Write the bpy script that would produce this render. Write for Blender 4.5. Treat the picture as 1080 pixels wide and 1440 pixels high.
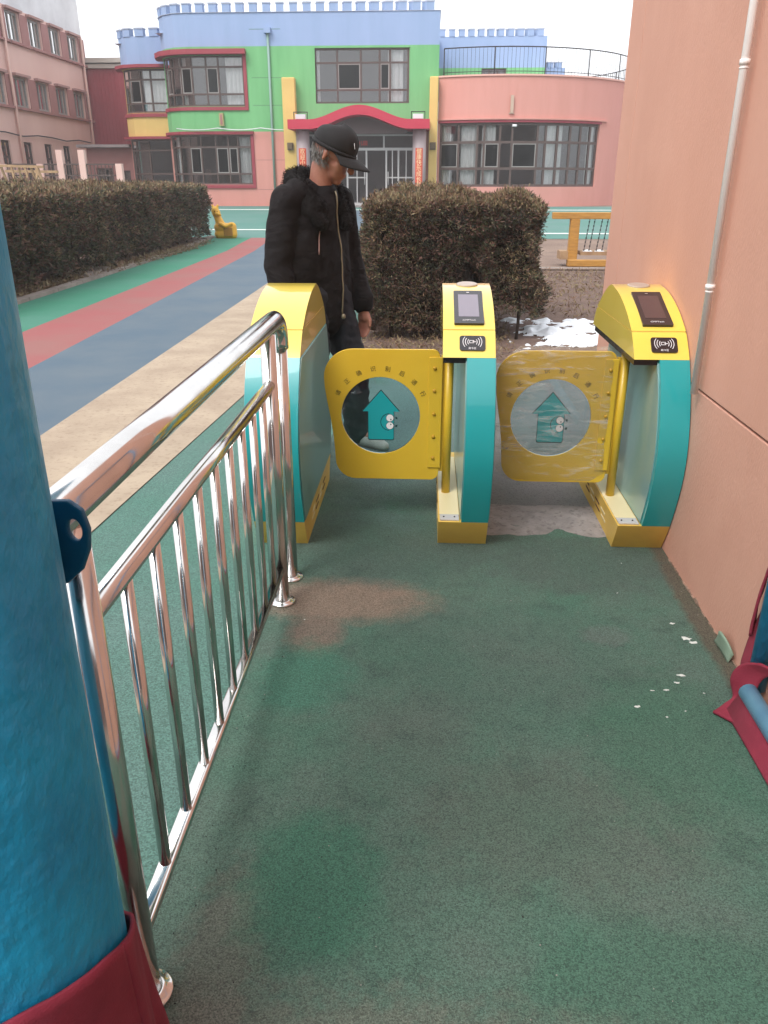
import bpy, bmesh, math, random
import numpy as np
from mathutils import Vector, Matrix, noise as mnoise
random.seed(7); rng = np.random.default_rng(7)
R = math.radians
for o in list(bpy.data.objects): bpy.data.objects.remove(o)
SC = bpy.context.scene
COL = SC.collection

# ------------------------------------------------------------------ camera
cd = bpy.data.cameras.new('camera'); cam = bpy.data.objects.new('camera', cd); COL.objects.link(cam)
cd.sensor_fit = 'VERTICAL'; cd.sensor_height = 36; cd.sensor_width = 27; cd.lens = 36*1109/1440
cd.clip_start = 0.02; cd.clip_end = 600
cam.location = (0, 0, 1.40); cam.rotation_euler = (R(90-22.7), 0, R(3.05)); SC.camera = cam
# ------------------------------------------------------------------ sky, sun, exposure
SUN_EL, SUN_ROT = R(52), R(215)
W = bpy.data.worlds.new("World"); SC.world = W; W.use_nodes = True
nt = W.node_tree; nt.nodes.clear()
sky = nt.nodes.new('ShaderNodeTexSky'); sky.sky_type = 'NISHITA'; sky.sun_disc = False
sky.sun_elevation = SUN_EL; sky.sun_rotation = SUN_ROT; sky.air_density = 1.0; sky.dust_density = 4.0; sky.ozone_density = 1.0
hs = nt.nodes.new('ShaderNodeHueSaturation'); hs.inputs['Saturation'].default_value = 0.12; hs.inputs['Value'].default_value = 1.15
bgn = nt.nodes.new('ShaderNodeBackground'); bgn.inputs['Strength'].default_value = 0.15
wo = nt.nodes.new('ShaderNodeOutputWorld')
mixo = nt.nodes.new('ShaderNodeMix'); mixo.data_type = 'RGBA'; mixo.inputs[0].default_value = 0.72; mixo.inputs[7].default_value = (5.6, 5.75, 6.0, 1)   # even cloud cover over the clear sky
nt.links.new(sky.outputs[0], hs.inputs['Color']); nt.links.new(hs.outputs[0], mixo.inputs[6]); nt.links.new(mixo.outputs[2], bgn.inputs[0]); nt.links.new(bgn.outputs[0], wo.inputs[0])
sd = bpy.data.lights.new('sun', 'SUN'); sd.energy = 1.1; sd.angle = R(25); sd.color = (1.0, 0.965, 0.91)
sun = bpy.data.objects.new('sun', sd); COL.objects.link(sun)
sdir = Vector((math.sin(SUN_ROT)*math.cos(SUN_EL), math.cos(SUN_ROT)*math.cos(SUN_EL), math.sin(SUN_EL)))
sun.rotation_euler = sdir.to_track_quat('Z', 'Y').to_euler(); sun.location = (-6, -6, 12)
SC.view_settings.view_transform = 'Standard'; SC.view_settings.look = 'None'
SC.view_settings.exposure = 0.90; SC.view_settings.gamma = 1.0; SC.view_settings.use_curve_mapping = False
SC.cycles.use_denoising = True; SC.cycles.max_bounces = 8; SC.cycles.transparent_max_bounces = 16
SC.cycles.caustics_reflective = False; SC.cycles.caustics_refractive = False

# ================================================================== helpers
def tag(o, label=None, cat=None, group=None, kind=None):
    if label: o['label'] = label
    if cat: o['category'] = cat
    if group: o['group'] = group
    if kind: o['kind'] = kind
    return o
def empty(name, loc=(0, 0, 0), rz=0, parent=None):
    o = bpy.data.objects.new(name, None); COL.objects.link(o); o.location = loc; o.rotation_euler.z = rz
    o.empty_display_size = .1
    if parent: o.parent = parent
    return o
def thing(name, label, cat, loc=(0, 0, 0), rz=0, group=None):
    return tag(empty(name, loc, rz), label, cat, group)
def obj(name, me, m=None, parent=None, smooth=False, kind=None, bevel=0, loc=None, autosmooth=None):
    if isinstance(me, MB): me = me.mesh(name)
    elif isinstance(me, bmesh.types.BMesh):
        b = me; me = bpy.data.meshes.new(name); b.to_mesh(me); b.free()
    o = bpy.data.objects.new(name, me); COL.objects.link(o)
    if m is not None:
        for mm in (m if isinstance(m, (list, tuple)) else [m]): me.materials.append(mm)
    if parent: o.parent = parent
    if kind: o['kind'] = kind
    if smooth: me.polygons.foreach_set('use_smooth', [True]*len(me.polygons))
    if bevel:
        md = o.modifiers.new('b', 'BEVEL'); md.width = bevel; md.segments = 2; md.limit_method = 'ANGLE'; md.angle_limit = R(35)
        try: md.harden_normals = False
        except Exception: pass
    if loc: o.location = loc
    return o

class MB:
    """collects verts and faces"""
    def __init__(s): s.v = []; s.f = []; s.mi = []; s.sm = []
    def add(s, vs, fs, mi=0, sm=False):
        n = len(s.v); s.v += [tuple(v) for v in vs]
        for f in fs: s.f.append([i+n for i in f]); s.mi.append(mi); s.sm.append(sm)
        return s
    def box(s, x0, x1, y0, y1, z0, z1, mi=0, M=None):
        vs = [Vector((x, y, z)) for z in (z0, z1) for y in (y0, y1) for x in (x0, x1)]
        if M is not None: vs = [M @ v for v in vs]
        return s.add(vs, [(0, 2, 3, 1), (4, 5, 7, 6), (0, 1, 5, 4), (2, 6, 7, 3), (0, 4, 6, 2), (1, 3, 7, 5)], mi)
    def bar(s, a, b, w, h, mi=0, up=(0, 0, 1)):
        a = Vector(a); b = Vector(b); d = (b-a).normalized(); u = Vector(up)
        if abs(d.dot(u)) > .98: u = Vector((0, 1, 0))
        sd_ = d.cross(u).normalized(); u = sd_.cross(d)
        vs = []
        for p in (a, b):
            for i, j in ((-1, -1), (1, -1), (1, 1), (-1, 1)): vs.append(p + sd_*(i*w/2) + u*(j*h/2))
        return s.add(vs, [(3, 2, 1, 0), (4, 5, 6, 7), (0, 1, 5, 4), (1, 2, 6, 5), (2, 3, 7, 6), (3, 0, 4, 7)], mi)
    def tube(s, pts, r, n=12, mi=0, cap=True, closed=False):
        pts = [Vector(p) for p in pts]; rs = r if isinstance(r, (list, tuple)) else [r]*len(pts)
        vs = []; pu = None; N = len(pts)
        for i, p in enumerate(pts):
            if closed: d = pts[(i+1) % N]-pts[i-1]
            else: d = pts[min(i+1, N-1)]-pts[max(i-1, 0)]
            d.normalize()
            if pu is None:
                u = Vector((0, 0, 1)) if abs(d.z) < .9 else Vector((1, 0, 0))
            else: u = pu
            u = (u-d*u.dot(d)).normalized(); pu = u; w = d.cross(u)
            for k in range(n):
                a = 2*math.pi*k/n; vs.append(p+(u*math.cos(a)+w*math.sin(a))*rs[i])
        fs = []
        for i in range(N if closed else N-1):
            for k in range(n):
                j = (i+1) % N
                fs.append((i*n+k, i*n+(k+1) % n, j*n+(k+1) % n, j*n+k))
        base = len(s.v); s.add(vs, fs, mi, True)
        if cap and not closed:
            s.f.append([base+k for k in range(n)][::-1]); s.mi.append(mi); s.sm.append(False)
            s.f.append([base+(N-1)*n+k for k in range(n)]); s.mi.append(mi); s.sm.append(False)
        return s
    def lathe(s, prof, n=20, mi=0, c=(0, 0, 0)):
        vs = []
        for r, z in prof:
            for k in range(n):
                a = 2*math.pi*k/n; vs.append((c[0]+r*math.cos(a), c[1]+r*math.sin(a), c[2]+z))
        fs = []
        for i in range(len(prof)-1):
            for k in range(n): fs.append((i*n+k, i*n+(k+1) % n, (i+1)*n+(k+1) % n, (i+1)*n+k))
        b = len(s.v); s.add(vs, fs, mi, True)
        s.f.append([b+k for k in range(n)][::-1]); s.mi.append(mi); s.sm.append(False)
        s.f.append([b+(len(prof)-1)*n+k for k in range(n)]); s.mi.append(mi); s.sm.append(False)
        return s
    def prism(s, poly, axis, a0, a1, mi=0, sm=False):
        """poly of 2-D points extruded along axis; 'x': (y,z)  'y': (x,z)  'z': (x,y)"""
        def P(p, a): return (a, p[0], p[1]) if axis == 'x' else ((p[0], a, p[1]) if axis == 'y' else (p[0], p[1], a))
        n = len(poly); vs = [P(p, a0) for p in poly]+[P(p, a1) for p in poly]
        b = len(s.v); s.v += vs
        ar = sum(poly[i][0]*poly[(i+1) % n][1]-poly[(i+1) % n][0]*poly[i][1] for i in range(n))
        flip = (ar < 0) != (axis == 'y')
        for i in range(n):
            j = (i+1) % n; f = [b+i, b+j, b+n+j, b+n+i]
            s.f.append(f[::-1] if flip else f); s.mi.append(mi); s.sm.append(sm)
        f0 = [b+i for i in range(n)]; f1 = [b+n+i for i in range(n)]
        s.f.append(f0 if flip else f0[::-1]); s.mi.append(mi); s.sm.append(False)
        s.f.append(f1[::-1] if flip else f1); s.mi.append(mi); s.sm.append(False)
        return s
    def grid(s, fn, nu, nv, mi=0, sm=True):
        vs = [fn(i/nu, j/nv) for j in range(nv+1) for i in range(nu+1)]
        fs = [(j*(nu+1)+i, j*(nu+1)+i+1, (j+1)*(nu+1)+i+1, (j+1)*(nu+1)+i) for j in range(nv) for i in range(nu)]
        return s.add(vs, fs, mi, sm)
    def mesh(s, name):
        me = bpy.data.meshes.new(name); me.from_pydata(s.v, [], s.f); me.update()
        me.polygons.foreach_set('material_index', s.mi); me.polygons.foreach_set('use_smooth', s.sm)
        return me
def solidify(o, t, off=-1):
    m = o.modifiers.new('s', 'SOLIDIFY'); m.thickness = t; m.offset = off; return o
TMP = bpy.data.scenes.new('workbench')
def baked(o):
    TMP.collection.objects.link(o); TMP.view_layers[0].update(); dg = TMP.view_layers[0].depsgraph
    return bpy.data.meshes.new_from_object(o.evaluated_get(dg), depsgraph=dg)
def copy_tree(o, parent=None):
    c = o.copy(); COL.objects.link(c)
    if parent: c.parent = parent
    for ch in list(o.children): copy_tree(ch, c)
    return c

# ================================================================== materials
def nodes(m): return m.node_tree.nodes, m.node_tree.links
def M(name, col, rough=.6, metal=0, col2=None, vs=3., lo=.35, hi=.65, detail=4, bump=0, bs=60, bdist=.01, spec=.5, stretch=None, speck=None, rvar=0, coat=0):
    m = bpy.data.materials.new(name); m.use_nodes = True; n, l = nodes(m)
    p = n['Principled BSDF']; p.inputs['Roughness'].default_value = rough; p.inputs['Metallic'].default_value = metal
    p.inputs['Specular IOR Level'].default_value = spec; p.inputs['Coat Weight'].default_value = coat
    p.inputs['Base Color'].default_value = (*col, 1)
    tc = n.new('ShaderNodeNewGeometry'); vec = tc.outputs['Position']
    if stretch:
        mp = n.new('ShaderNodeMapping'); mp.inputs['Scale'].default_value = stretch; l.new(vec, mp.inputs[0]); vec = mp.outputs[0]
    out = None
    if col2:
        t = n.new('ShaderNodeTexNoise'); t.inputs['Scale'].default_value = vs; t.inputs['Detail'].default_value = detail; t.inputs['Roughness'].default_value = .6
        l.new(vec, t.inputs['Vector'])
        mr = n.new('ShaderNodeMapRange'); mr.inputs[1].default_value = lo; mr.inputs[2].default_value = hi; l.new(t.outputs[0], mr.inputs[0])
        mx = n.new('ShaderNodeMix'); mx.data_type = 'RGBA'; mx.inputs[6].default_value = (*col, 1); mx.inputs[7].default_value = (*col2, 1)
        l.new(mr.outputs[0], mx.inputs[0]); out = mx.outputs[2]
        if rvar:
            m2 = n.new('ShaderNodeMapRange'); m2.inputs[3].default_value = rough-rvar; m2.inputs[4].default_value = rough+rvar
            l.new(mr.outputs[0], m2.inputs[0]); l.new(m2.outputs[0], p.inputs['Roughness'])
    if speck:
        sc_, c3, amt = speck
        t3 = n.new('ShaderNodeTexNoise'); t3.inputs['Scale'].default_value = sc_; t3.inputs['Detail'].default_value = 2; l.new(tc.outputs['Position'], t3.inputs['Vector'])
        r3 = n.new('ShaderNodeMapRange'); r3.inputs[1].default_value = .55; r3.inputs[2].default_value = .72; r3.inputs[4].default_value = amt; l.new(t3.outputs[0], r3.inputs[0])
        m3 = n.new('ShaderNodeMix'); m3.data_type = 'RGBA'; m3.inputs[7].default_value = (*c3, 1)
        if out: l.new(out, m3.inputs[6])
        else: m3.inputs[6].default_value = (*col, 1)
        l.new(r3.outputs[0], m3.inputs[0]); out = m3.outputs[2]
    if out: l.new(out, p.inputs['Base Color'])
    if bump:
        t2 = n.new('ShaderNodeTexNoise'); t2.inputs['Scale'].default_value = bs; t2.inputs['Detail'].default_value = 4; l.new(vec, t2.inputs['Vector'])
        b = n.new('ShaderNodeBump'); b.inputs['Strength'].default_value = bump; b.inputs['Distance'].default_value = bdist
        l.new(t2.outputs[0], b.inputs['Height']); l.new(b.outputs[0], p.inputs['Normal'])
    return m
def stain(m, c, rad, col, amt=.8, nscale=6, namt=.6):
    """a dirt patch with a shape of its own lying on a floor material"""
    n, l = nodes(m); p = n['Principled BSDF']
    src = p.inputs['Base Color'].links[0].from_socket if p.inputs['Base Color'].links else None
    g = n.new('ShaderNodeNewGeometry')
    mp = n.new('ShaderNodeMapping'); mp.vector_type = 'POINT'
    mp.inputs['Location'].default_value = (-c[0]/rad[0], -c[1]/rad[1], 0); mp.inputs['Scale'].default_value = (1/rad[0], 1/rad[1], 0)
    l.new(g.outputs['Position'], mp.inputs[0])
    ln = n.new('ShaderNodeVectorMath'); ln.operation = 'LENGTH'; l.new(mp.outputs[0], ln.inputs[0])
    t = n.new('ShaderNodeTexNoise'); t.inputs['Scale'].default_value = nscale; t.inputs['Detail'].default_value = 6; t.inputs['Roughness'].default_value = .65; l.new(g.outputs['Position'], t.inputs['Vector'])
    ma = n.new('ShaderNodeMath'); ma.operation = 'MULTIPLY_ADD'; ma.inputs[1].default_value = -namt*2; l.new(t.outputs[0], ma.inputs[0]); l.new(ln.outputs['Value'], ma.inputs[2])
    mr = n.new('ShaderNodeMapRange'); mr.inputs[1].default_value = 1-namt-.35; mr.inputs[2].default_value = 1-namt+.15; mr.inputs[3].default_value = amt; mr.inputs[4].default_value = 0
    l.new(ma.outputs[0], mr.inputs[0])
    mx = n.new('ShaderNodeMix'); mx.data_type = 'RGBA'; mx.inputs[7].default_value = (*col, 1)
    l.new(mr.outputs[0], mx.inputs[0])
    if src: l.new(src, mx.inputs[6])
    l.new(mx.outputs[2], p.inputs['Base Color'])
def glass(name, tint, refl=.12, rough=.02, film=0):
    m = bpy.data.materials.new(name); m.use_nodes = True; n, l = nodes(m); n.remove(n['Principled BSDF']); o = n['Material Output']
    t = n.new('ShaderNodeBsdfTransparent'); t.inputs[0].default_value = (*tint, 1)
    g = n.new('ShaderNodeBsdfGlossy'); g.inputs['Roughness'].default_value = rough
    lw = n.new('ShaderNodeLayerWeight'); lw.inputs[0].default_value = .35 if film else .16
    mr = n.new('ShaderNodeMapRange'); mr.inputs[3].default_value = refl; mr.inputs[4].default_value = .30 if film else .9; l.new(lw.outputs['Fresnel'], mr.inputs[0])
    mx = n.new('ShaderNodeMixShader'); l.new(mr.outputs[0], mx.inputs[0]); l.new(t.outputs[0], mx.inputs[1]); l.new(g.outputs[0], mx.inputs[2])
    last = mx.outputs[0]
    if film:
        ge = n.new('ShaderNodeNewGeometry'); mp = n.new('ShaderNodeMapping'); mp.inputs['Scale'].default_value = (3, 1, 16); l.new(ge.outputs['Position'], mp.inputs[0])
        nz = n.new('ShaderNodeTexNoise'); nz.inputs['Scale'].default_value = 2.2; nz.inputs['Detail'].default_value = 5; nz.inputs['Distortion'].default_value = 1.2; l.new(mp.outputs[0], nz.inputs['Vector'])
        b = n.new('ShaderNodeBump'); b.inputs['Strength'].default_value = .8; b.inputs['Distance'].default_value = .012; l.new(nz.outputs[0], b.inputs['Height']); l.new(b.outputs[0], g.inputs['Normal']); l.new(b.outputs[0], lw.inputs['Normal'])
        df = n.new('ShaderNodeBsdfDiffuse'); df.inputs[0].default_value = (.8, .78, .76, 1)
        r2 = n.new('ShaderNodeMapRange'); r2.inputs[1].default_value = .53; r2.inputs[2].default_value = .70; r2.inputs[3].default_value = film*.22; r2.inputs[4].default_value = film*1.5; l.new(nz.outputs[0], r2.inputs[0])
        m2 = n.new('ShaderNodeMixShader'); l.new(r2.outputs[0], m2.inputs[0]); l.new(last, m2.inputs[1]); l.new(df.outputs[0], m2.inputs[2]); last = m2.outputs[0]
    l.new(last, o.inputs['Surface'])
    return m

GREEN = (.050, .118, .085)
def granules(m, scale, amt):
    """rubber crumb: every granule its own shade"""
    n, l = nodes(m); p = n['Principled BSDF']; src = p.inputs['Base Color'].links[0].from_socket
    g = n.new('ShaderNodeNewGeometry'); v = n.new('ShaderNodeTexVoronoi'); v.inputs['Scale'].default_value = scale; l.new(g.outputs['Position'], v.inputs['Vector'])
    sp = n.new('ShaderNodeSeparateColor'); l.new(v.outputs['Color'], sp.inputs[0])
    mr = n.new('ShaderNodeMapRange'); mr.inputs[3].default_value = 1-amt; mr.inputs[4].default_value = 1+amt*.8; l.new(sp.outputs[0], mr.inputs[0])
    mx = n.new('ShaderNodeMix'); mx.data_type = 'RGBA'; mx.blend_type = 'MULTIPLY'; mx.inputs[0].default_value = 1; l.new(src, mx.inputs[6]); l.new(mr.outputs[0], mx.inputs[7]); l.new(mx.outputs[2], p.inputs['Base Color'])
m_rubber = M('rubber_green', (.066, .152, .108), .88, col2=(.095, .145, .116), vs=2.6, detail=8, bump=.9, bs=330, bdist=.006, speck=(9, (.045, .085, .066), .5))
for a_ in [((-.28, 2.50), (.34, .17), (.25, .18, .135), .9, 24, .35), ((-.35, 2.26), (.10, .14), (.20, .14, .11), .8, 26, .3), ((-.05, .84), (.8, .17), (.15, .135, .11), .5, 22, .8),
           ((-.38, 1.05), (.09, .24), (.17, .155, .125), .5, 26, .75), ((.35, 1.45), (.38, .24), (.095, .11, .09), .45, 12, .7), ((.0, 1.75), (.18, .22), (.10, .125, .105), .4, 14, .7),
           ((-.22, 1.25), (.16, .22), (.040, .150, .095), .7, 14, .6), ((-.36, 2.02), (.16, .2), (.040, .165, .11), .7, 12, .6), ((.25, 2.15), (.5, .4), (.06, .105, .085), .4, 9, .8),
           ((.65, 2.85), (.45, .28), (.072, .098, .084), .6, 12, .8), ((.62, 2.3), (.09, .07), (.15, .145, .145), .35, 34, .7), ((-.15, 3.0), (.6, .4), (.068, .105, .09), .55, 10, .7),
           ((.97, 2.4), (.05, .8), (.105, .075, .05), .8, 18, .5), ((.70, 1.75), (.25, .35), (.045, .13, .082), .55, 10, .7), ((-.1, 4.9), (.6, 1.5), (.13, .19, .18), .8, 5, .5), ((.5, 1.05), (.3, .15), (.045, .13, .085), .5, 12, .7)]: stain(m_rubber, *a_)
granules(m_rubber, 400, .48)
m_walk = M('rubber_teal', (.075, .185, .145), .85, col2=(.10, .185, .16), vs=1.6, bump=.4, bs=300, bdist=.004, speck=(220, (.03, .06, .05), .6))
granules(m_walk, 260, .4)
m_green = M('rubber_stripe_green', (.030, .19, .115), .85, col2=(.055, .20, .14), vs=1.0, bump=.3, bs=200, bdist=.004)
m_red = M('rubber_stripe_red', (.30, .085, .085), .85, col2=(.27, .11, .10), vs=1.2, bump=.3, bs=200, bdist=.004)
m_blue = M('rubber_stripe_blue', (.078, .120, .162), .85, col2=(.108, .142, .172), vs=1.2, bump=.3, bs=200, bdist=.004)
m_cream = M('rubber_stripe_cream', (.43, .34, .25), .85, col2=(.34, .26, .19), vs=2.5, bump=.3, bs=200, bdist=.004, speck=(40, (.24, .17, .12), .5))
m_plaza = M('rubber_plaza', (.07, .20, .165), .85, col2=(.11, .21, .19), vs=.5)
m_white_line = M('line_paint_white', (.62, .66, .62), .8)
m_soil = M('soil', (.19, .125, .10), .95, col2=(.26, .18, .14), vs=1.1, bump=.8, bs=25, bdist=.05, speck=(60, (.30, .24, .16), .7))
m_bed = M('bed_soil', (.12, .072, .06), .95, col2=(.19, .12, .095), vs=3, bump=.9, bs=40, bdist=.04, speck=(90, (.26, .19, .12), .8))
m_conc = M('concrete', (.30, .27, .26), .9, col2=(.19, .17, .165), vs=9, bump=.6, bs=60, bdist=.01, speck=(50, (.08, .07, .07), .6))
m_asph = M('asphalt', (.135, .145, .14), .9, col2=(.19, .18, .18), vs=4, bump=.7, bs=160, bdist=.01, speck=(120, (.03, .03, .03), .6))
m_kerb = M('kerb', (.30, .25, .22), .9, col2=(.2, .16, .14), vs=3, bump=.5, bs=40)
m_snow = M('snow', (.86, .88, .92), .7, col2=(.75, .77, .80), vs=6, bump=.4, bs=40, bdist=.02)
m_wall = M('peach_paint', (.655, .345, .255), .75, col2=(.585, .298, .215), vs=2.0, lo=.3, hi=.75, detail=9, bump=.30, bs=130, bdist=.006, speck=(2.5, (.68, .37, .275), .45), stretch=(1, 1, .45))
m_chip = M('chipped_plaster', (.15, .10, .07), .9, col2=(.34, .22, .16), vs=30, bump=.6, bs=80)
m_steel = M('stainless_steel', (.74, .72, .70), .15, 1, col2=(.66, .64, .62), vs=9, stretch=(1, 1, 1), rvar=.05)
m_yel = M('yellow_paint', (.84, .65, .10), .30, col2=(.81, .615, .085), vs=4, coat=1.0)
m_yel_leaf = M('yellow_leaf_paint', (.72, .47, .035), .38, col2=(.69, .44, .03), vs=5, coat=.15)
m_yel_base = M('yellow_base_paint', (.78, .51, .10), .42, col2=(.70, .44, .085), vs=6)
m_cream_plate = M('cream_plate', (.78, .66, .40), .4)
m_teal = M('teal_paint', (.016, .35, .365), .28, col2=(.014, .325, .34), vs=3, coat=.4)
m_teal_panel = M('teal_side_panel', (.20, .36, .355), .30, col2=(.16, .34, .34), vs=2.5, coat=.3)
m_black = M('black_plastic', (.012, .010, .012), .25)
m_bezel = M('screen_bezel', (.018, .013, .016), .12, coat=.5)
m_screen_a = M('screen_glass_pale', (.20, .17, .22), .04, coat=1.0)
m_screen_b = M('screen_glass_dark', (.055, .03, .035), .06, coat=1.0)
m_print = M('white_print', (.80, .78, .80), .5)
m_letter = M('dark_olive_print', (.12, .085, .01), .6)
m_arrow = M('arrow_teal_print', (.01, .33, .36), .4)
m_line = M('arrow_dark_line', (.006, .045, .05), .5)
m_ind = M('indicator_lens', (.42, .34, .28), .3)
m_bolt = M('bolt_yellow', (.50, .28, .02), .3)
m_acryl = glass('clear_acrylic', (.80, .90, .92), .05)
m_film = glass('wrinkled_film', (.985, .985, .975), .04, .14, film=.26)
m_pipe = M('white_pvc', (.90, .85, .82), .4)
m_crack = M('groove_dark', (.12, .05, .035), .9)
m_bluepole = M('blue_gloss_paint', (.016, .34, .60), .38, col2=(.014, .24, .46), vs=7, bump=.85, bs=38, bdist=.008, stretch=(1, 1, .6), speck=(48, (.03, .30, .50), .55))
m_blue2 = M('pale_blue_paint', (.17, .36, .48), .4, col2=(.12, .28, .42), vs=12)
m_cloth = M('burgundy_cloth', (.25, .022, .045), .95, col2=(.20, .016, .035), vs=14, bump=.5, bs=300, bdist=.003)
m_cloth_in = M('burgundy_cloth_edge', (.33, .05, .075), .95)
# buildings
m_bblue = M('blue_render', (.30, .40, .62), .85, col2=(.26, .36, .56), vs=2.2, lo=.3, hi=.75, detail=7, stretch=(1, 1, .16), bump=.15, bs=8, bdist=.02)
m_bgreen = M('green_render', (.18, .47, .20), .85, col2=(.135, .385, .155), vs=2.2, lo=.3, hi=.75, detail=7, stretch=(1, 1, .16), bump=.15, bs=8, bdist=.02)
m_bpink = M('pink_render', (.64, .29, .25), .85, col2=(.58, .26, .215), vs=2.2, lo=.3, hi=.75, detail=7, stretch=(1, 1, .16), bump=.15, bs=8, bdist=.02)
m_byel = M('yellow_render', (.72, .50, .17), .85, col2=(.66, .45, .15), vs=1)
m_bred = M('crimson_trim', (.50, .025, .06), .6)
m_bmar = M('maroon_trim', (.30, .035, .055), .65)
m_redwall = M('red_sheet', (.36, .05, .07), .6, col2=(.32, .045, .06), vs=1)
m_lpink = M('dusty_pink_render', (.78, .52, .46), .9, col2=(.72, .46, .41), vs=.5, stretch=(1, 1, .4))
m_lred = M('dull_red_render', (.38, .175, .165), .9, col2=(.33, .15, .14), vs=1)
m_lgrey = M('pale_grey_render', (.74, .74, .76), .9, col2=(.60, .60, .62), vs=.8)
m_frame = M('brown_window_frame', (.085, .052, .045), .5)
m_frame_l = M('grey_window_frame', (.30, .28, .27), .5)
m_alu = M('aluminium_frame', (.50, .48, .48), .4)
m_pane = glass('window_glass', (.88, .89, .90), .085, .03)
m_pane_d = glass('screened_glass', (.16, .15, .17), .03, .2)
m_curtain = M('curtain', (.85, .83, .80), .9)
m_curt_green = M('curtain_green', (.20, .38, .36), .9)
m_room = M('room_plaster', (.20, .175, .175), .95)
m_wood = M('yellow_wood', (.50, .25, .05), .65, col2=(.38, .18, .035), vs=6, stretch=(1, 1, 6))
m_wood_old = M('weathered_wood', (.42, .27, .15), .8, col2=(.30, .18, .10), vs=5)
m_chain = M('dark_chain', (.03, .025, .03), .6, .5)
m_toy = M('yellow_plastic', (.72, .40, .03), .4, col2=(.62, .31, .02), vs=6)
m_bark = M('bark', (.05, .035, .027), .95, bump=.5, bs=40)
# person
m_skin = M('skin', (.36, .165, .11), .55, col2=(.30, .115, .08), vs=18, bump=.15, bs=120, bdist=.003)
def creases(m, scale, st, dist):
    n, l = nodes(m); p = n['Principled BSDF']; g = n.new('ShaderNodeNewGeometry'); mp = n.new('ShaderNodeMapping'); mp.inputs['Scale'].default_value = (6, 6, 11); mp.inputs['Rotation'].default_value = (.3, .5, 0)
    l.new(g.outputs['Position'], mp.inputs[0]); t = n.new('ShaderNodeTexNoise'); t.inputs['Scale'].default_value = scale; t.inputs['Detail'].default_value = 3; t.inputs['Distortion'].default_value = 1.6; l.new(mp.outputs[0], t.inputs['Vector'])
    b = n.new('ShaderNodeBump'); b.inputs['Strength'].default_value = st; b.inputs['Distance'].default_value = dist; l.new(t.outputs[0], b.inputs['Height'])
    if p.inputs['Normal'].links: l.new(p.inputs['Normal'].links[0].from_socket, b.inputs['Normal'])
    l.new(b.outputs[0], p.inputs['Normal'])
m_jacket = M('black_jacket', (.008, .0065, .0075), .80, col2=(.013, .010, .0105), vs=6, bump=.3, bs=26, bdist=.012, spec=.2)
creases(m_jacket, .8, .55, .03)
m_fur = M('black_fur', (.010, .008, .008), .85, spec=.2)
m_trouser = M('navy_trousers', (.012, .013, .020), .85, bump=.3, bs=50, bdist=.008)
m_cap = M('black_cap_cloth', (.012, .011, .012), .85, bump=.4, bs=300, bdist=.002)
m_hair = M('grey_hair', (.22, .21, .20), .8)
m_zip = M('zip_metal', (.26, .22, .15), .45, .5)
m_piping = M('pocket_piping', (.30, .17, .15), .5)
m_shoe = M('pale_shoe', (.50, .48, .44), .6, col2=(.38, .36, .33), vs=14)
m_eye = M('eye', (.03, .02, .02), .2)

# ================================================================== ground
def gz(y): return 0.0 if y < 18 else (0.45*((y-18)/16.)**1.0 if y < 34 else .45)
YB = [-8, -3, 0, 3, 6, 9, 12, 15, 17, 18, 19, 20, 22, 24, 26, 28, 30, 32, 34, 36, 45, 60, 90, 150, 300]
gb = MB()
for i in range(len(YB)-1):
    for x0, x1 in ((-200, -40), (-40, -10), (-10, 10), (10, 40), (40, 200)):
        gb.add([(x0, YB[i], gz(YB[i])), (x1, YB[i], gz(YB[i])), (x1, YB[i+1], gz(YB[i+1])), (x0, YB[i+1], gz(YB[i+1]))], [(0, 1, 2, 3)])
tag(obj('ground', gb, m_soil), 'bare brown earth of the yard', kind='structure')
def lerp_tab(tab, y):
    if y <= tab[0][0]: a, b = tab[0], tab[1]
    elif y >= tab[-1][0]: a, b = tab[-2], tab[-1]
    else:
        for a, b in zip(tab, tab[1:]):
            if a[0] <= y <= b[0]: break
    return a[1]+(b[1]-a[1])*(y-a[0])/(b[0]-a[0])
def sheet(name, left, right, y0, y1, lift, m, label, n=90, kind='structure'):
    b = MB(); L = left if callable(left) else (lambda y: lerp_tab(left, y) if isinstance(left, list) else left)
    Rr = right if callable(right) else (lambda y: lerp_tab(right, y) if isinstance(right, list) else right)
    b.grid(lambda u, v: ((1-u)*L(y0+(y1-y0)*v)+u*Rr(y0+(y1-y0)*v), y0+(y1-y0)*v, gz(y0+(y1-y0)*v)+lift), 2, n)
    return tag(obj(name, b, m), label, kind=kind)
T_cg = [(0, -1.55), (3.11, -1.42), (5.46, -1.28), (11, -1.15), (21, -1.05)]
T_cb = [(0, -2.2), (4.45, -2.28), (11.16, -2.37), (21, -2.55)]
T_br = [(0, -2.9), (6.3, -3.21), (19.3, -3.87), (21, -3.95)]
T_rg = [(0, -3.7), (7.94, -4.06), (19.7, -4.47), (21, -4.5)]
T_gk = [(0, -4.75), (9.96, -5.03), (19.7, -5.41), (21, -5.45)]
sheet('rubber_floor', lambda y: -.545, lambda y: .992 if y < 3.14 else .28, -3.2, 6.6, .006, m_rubber, 'dark green worn rubber floor of the gate passage')
sheet('walkway', lambda y: lerp_tab(T_cg, y), lambda y: -.548 if y < 6.6 else -.62, -3.2, 21, .005, m_walk, 'faded teal rubber walkway left of the steel railing')
cr = sheet('cream_stripe', T_cb, T_cg, 0, 21, .010, m_cream, 'cream rubber stripe along the walkway')
sheet('blue_stripe', T_br, T_cb, 0, 21, .010, m_blue, 'slate blue rubber stripe of the yard')
sheet('red_stripe', T_rg, T_br, 0, 21, .010, m_red, 'dusty red rubber stripe of the yard')
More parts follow.
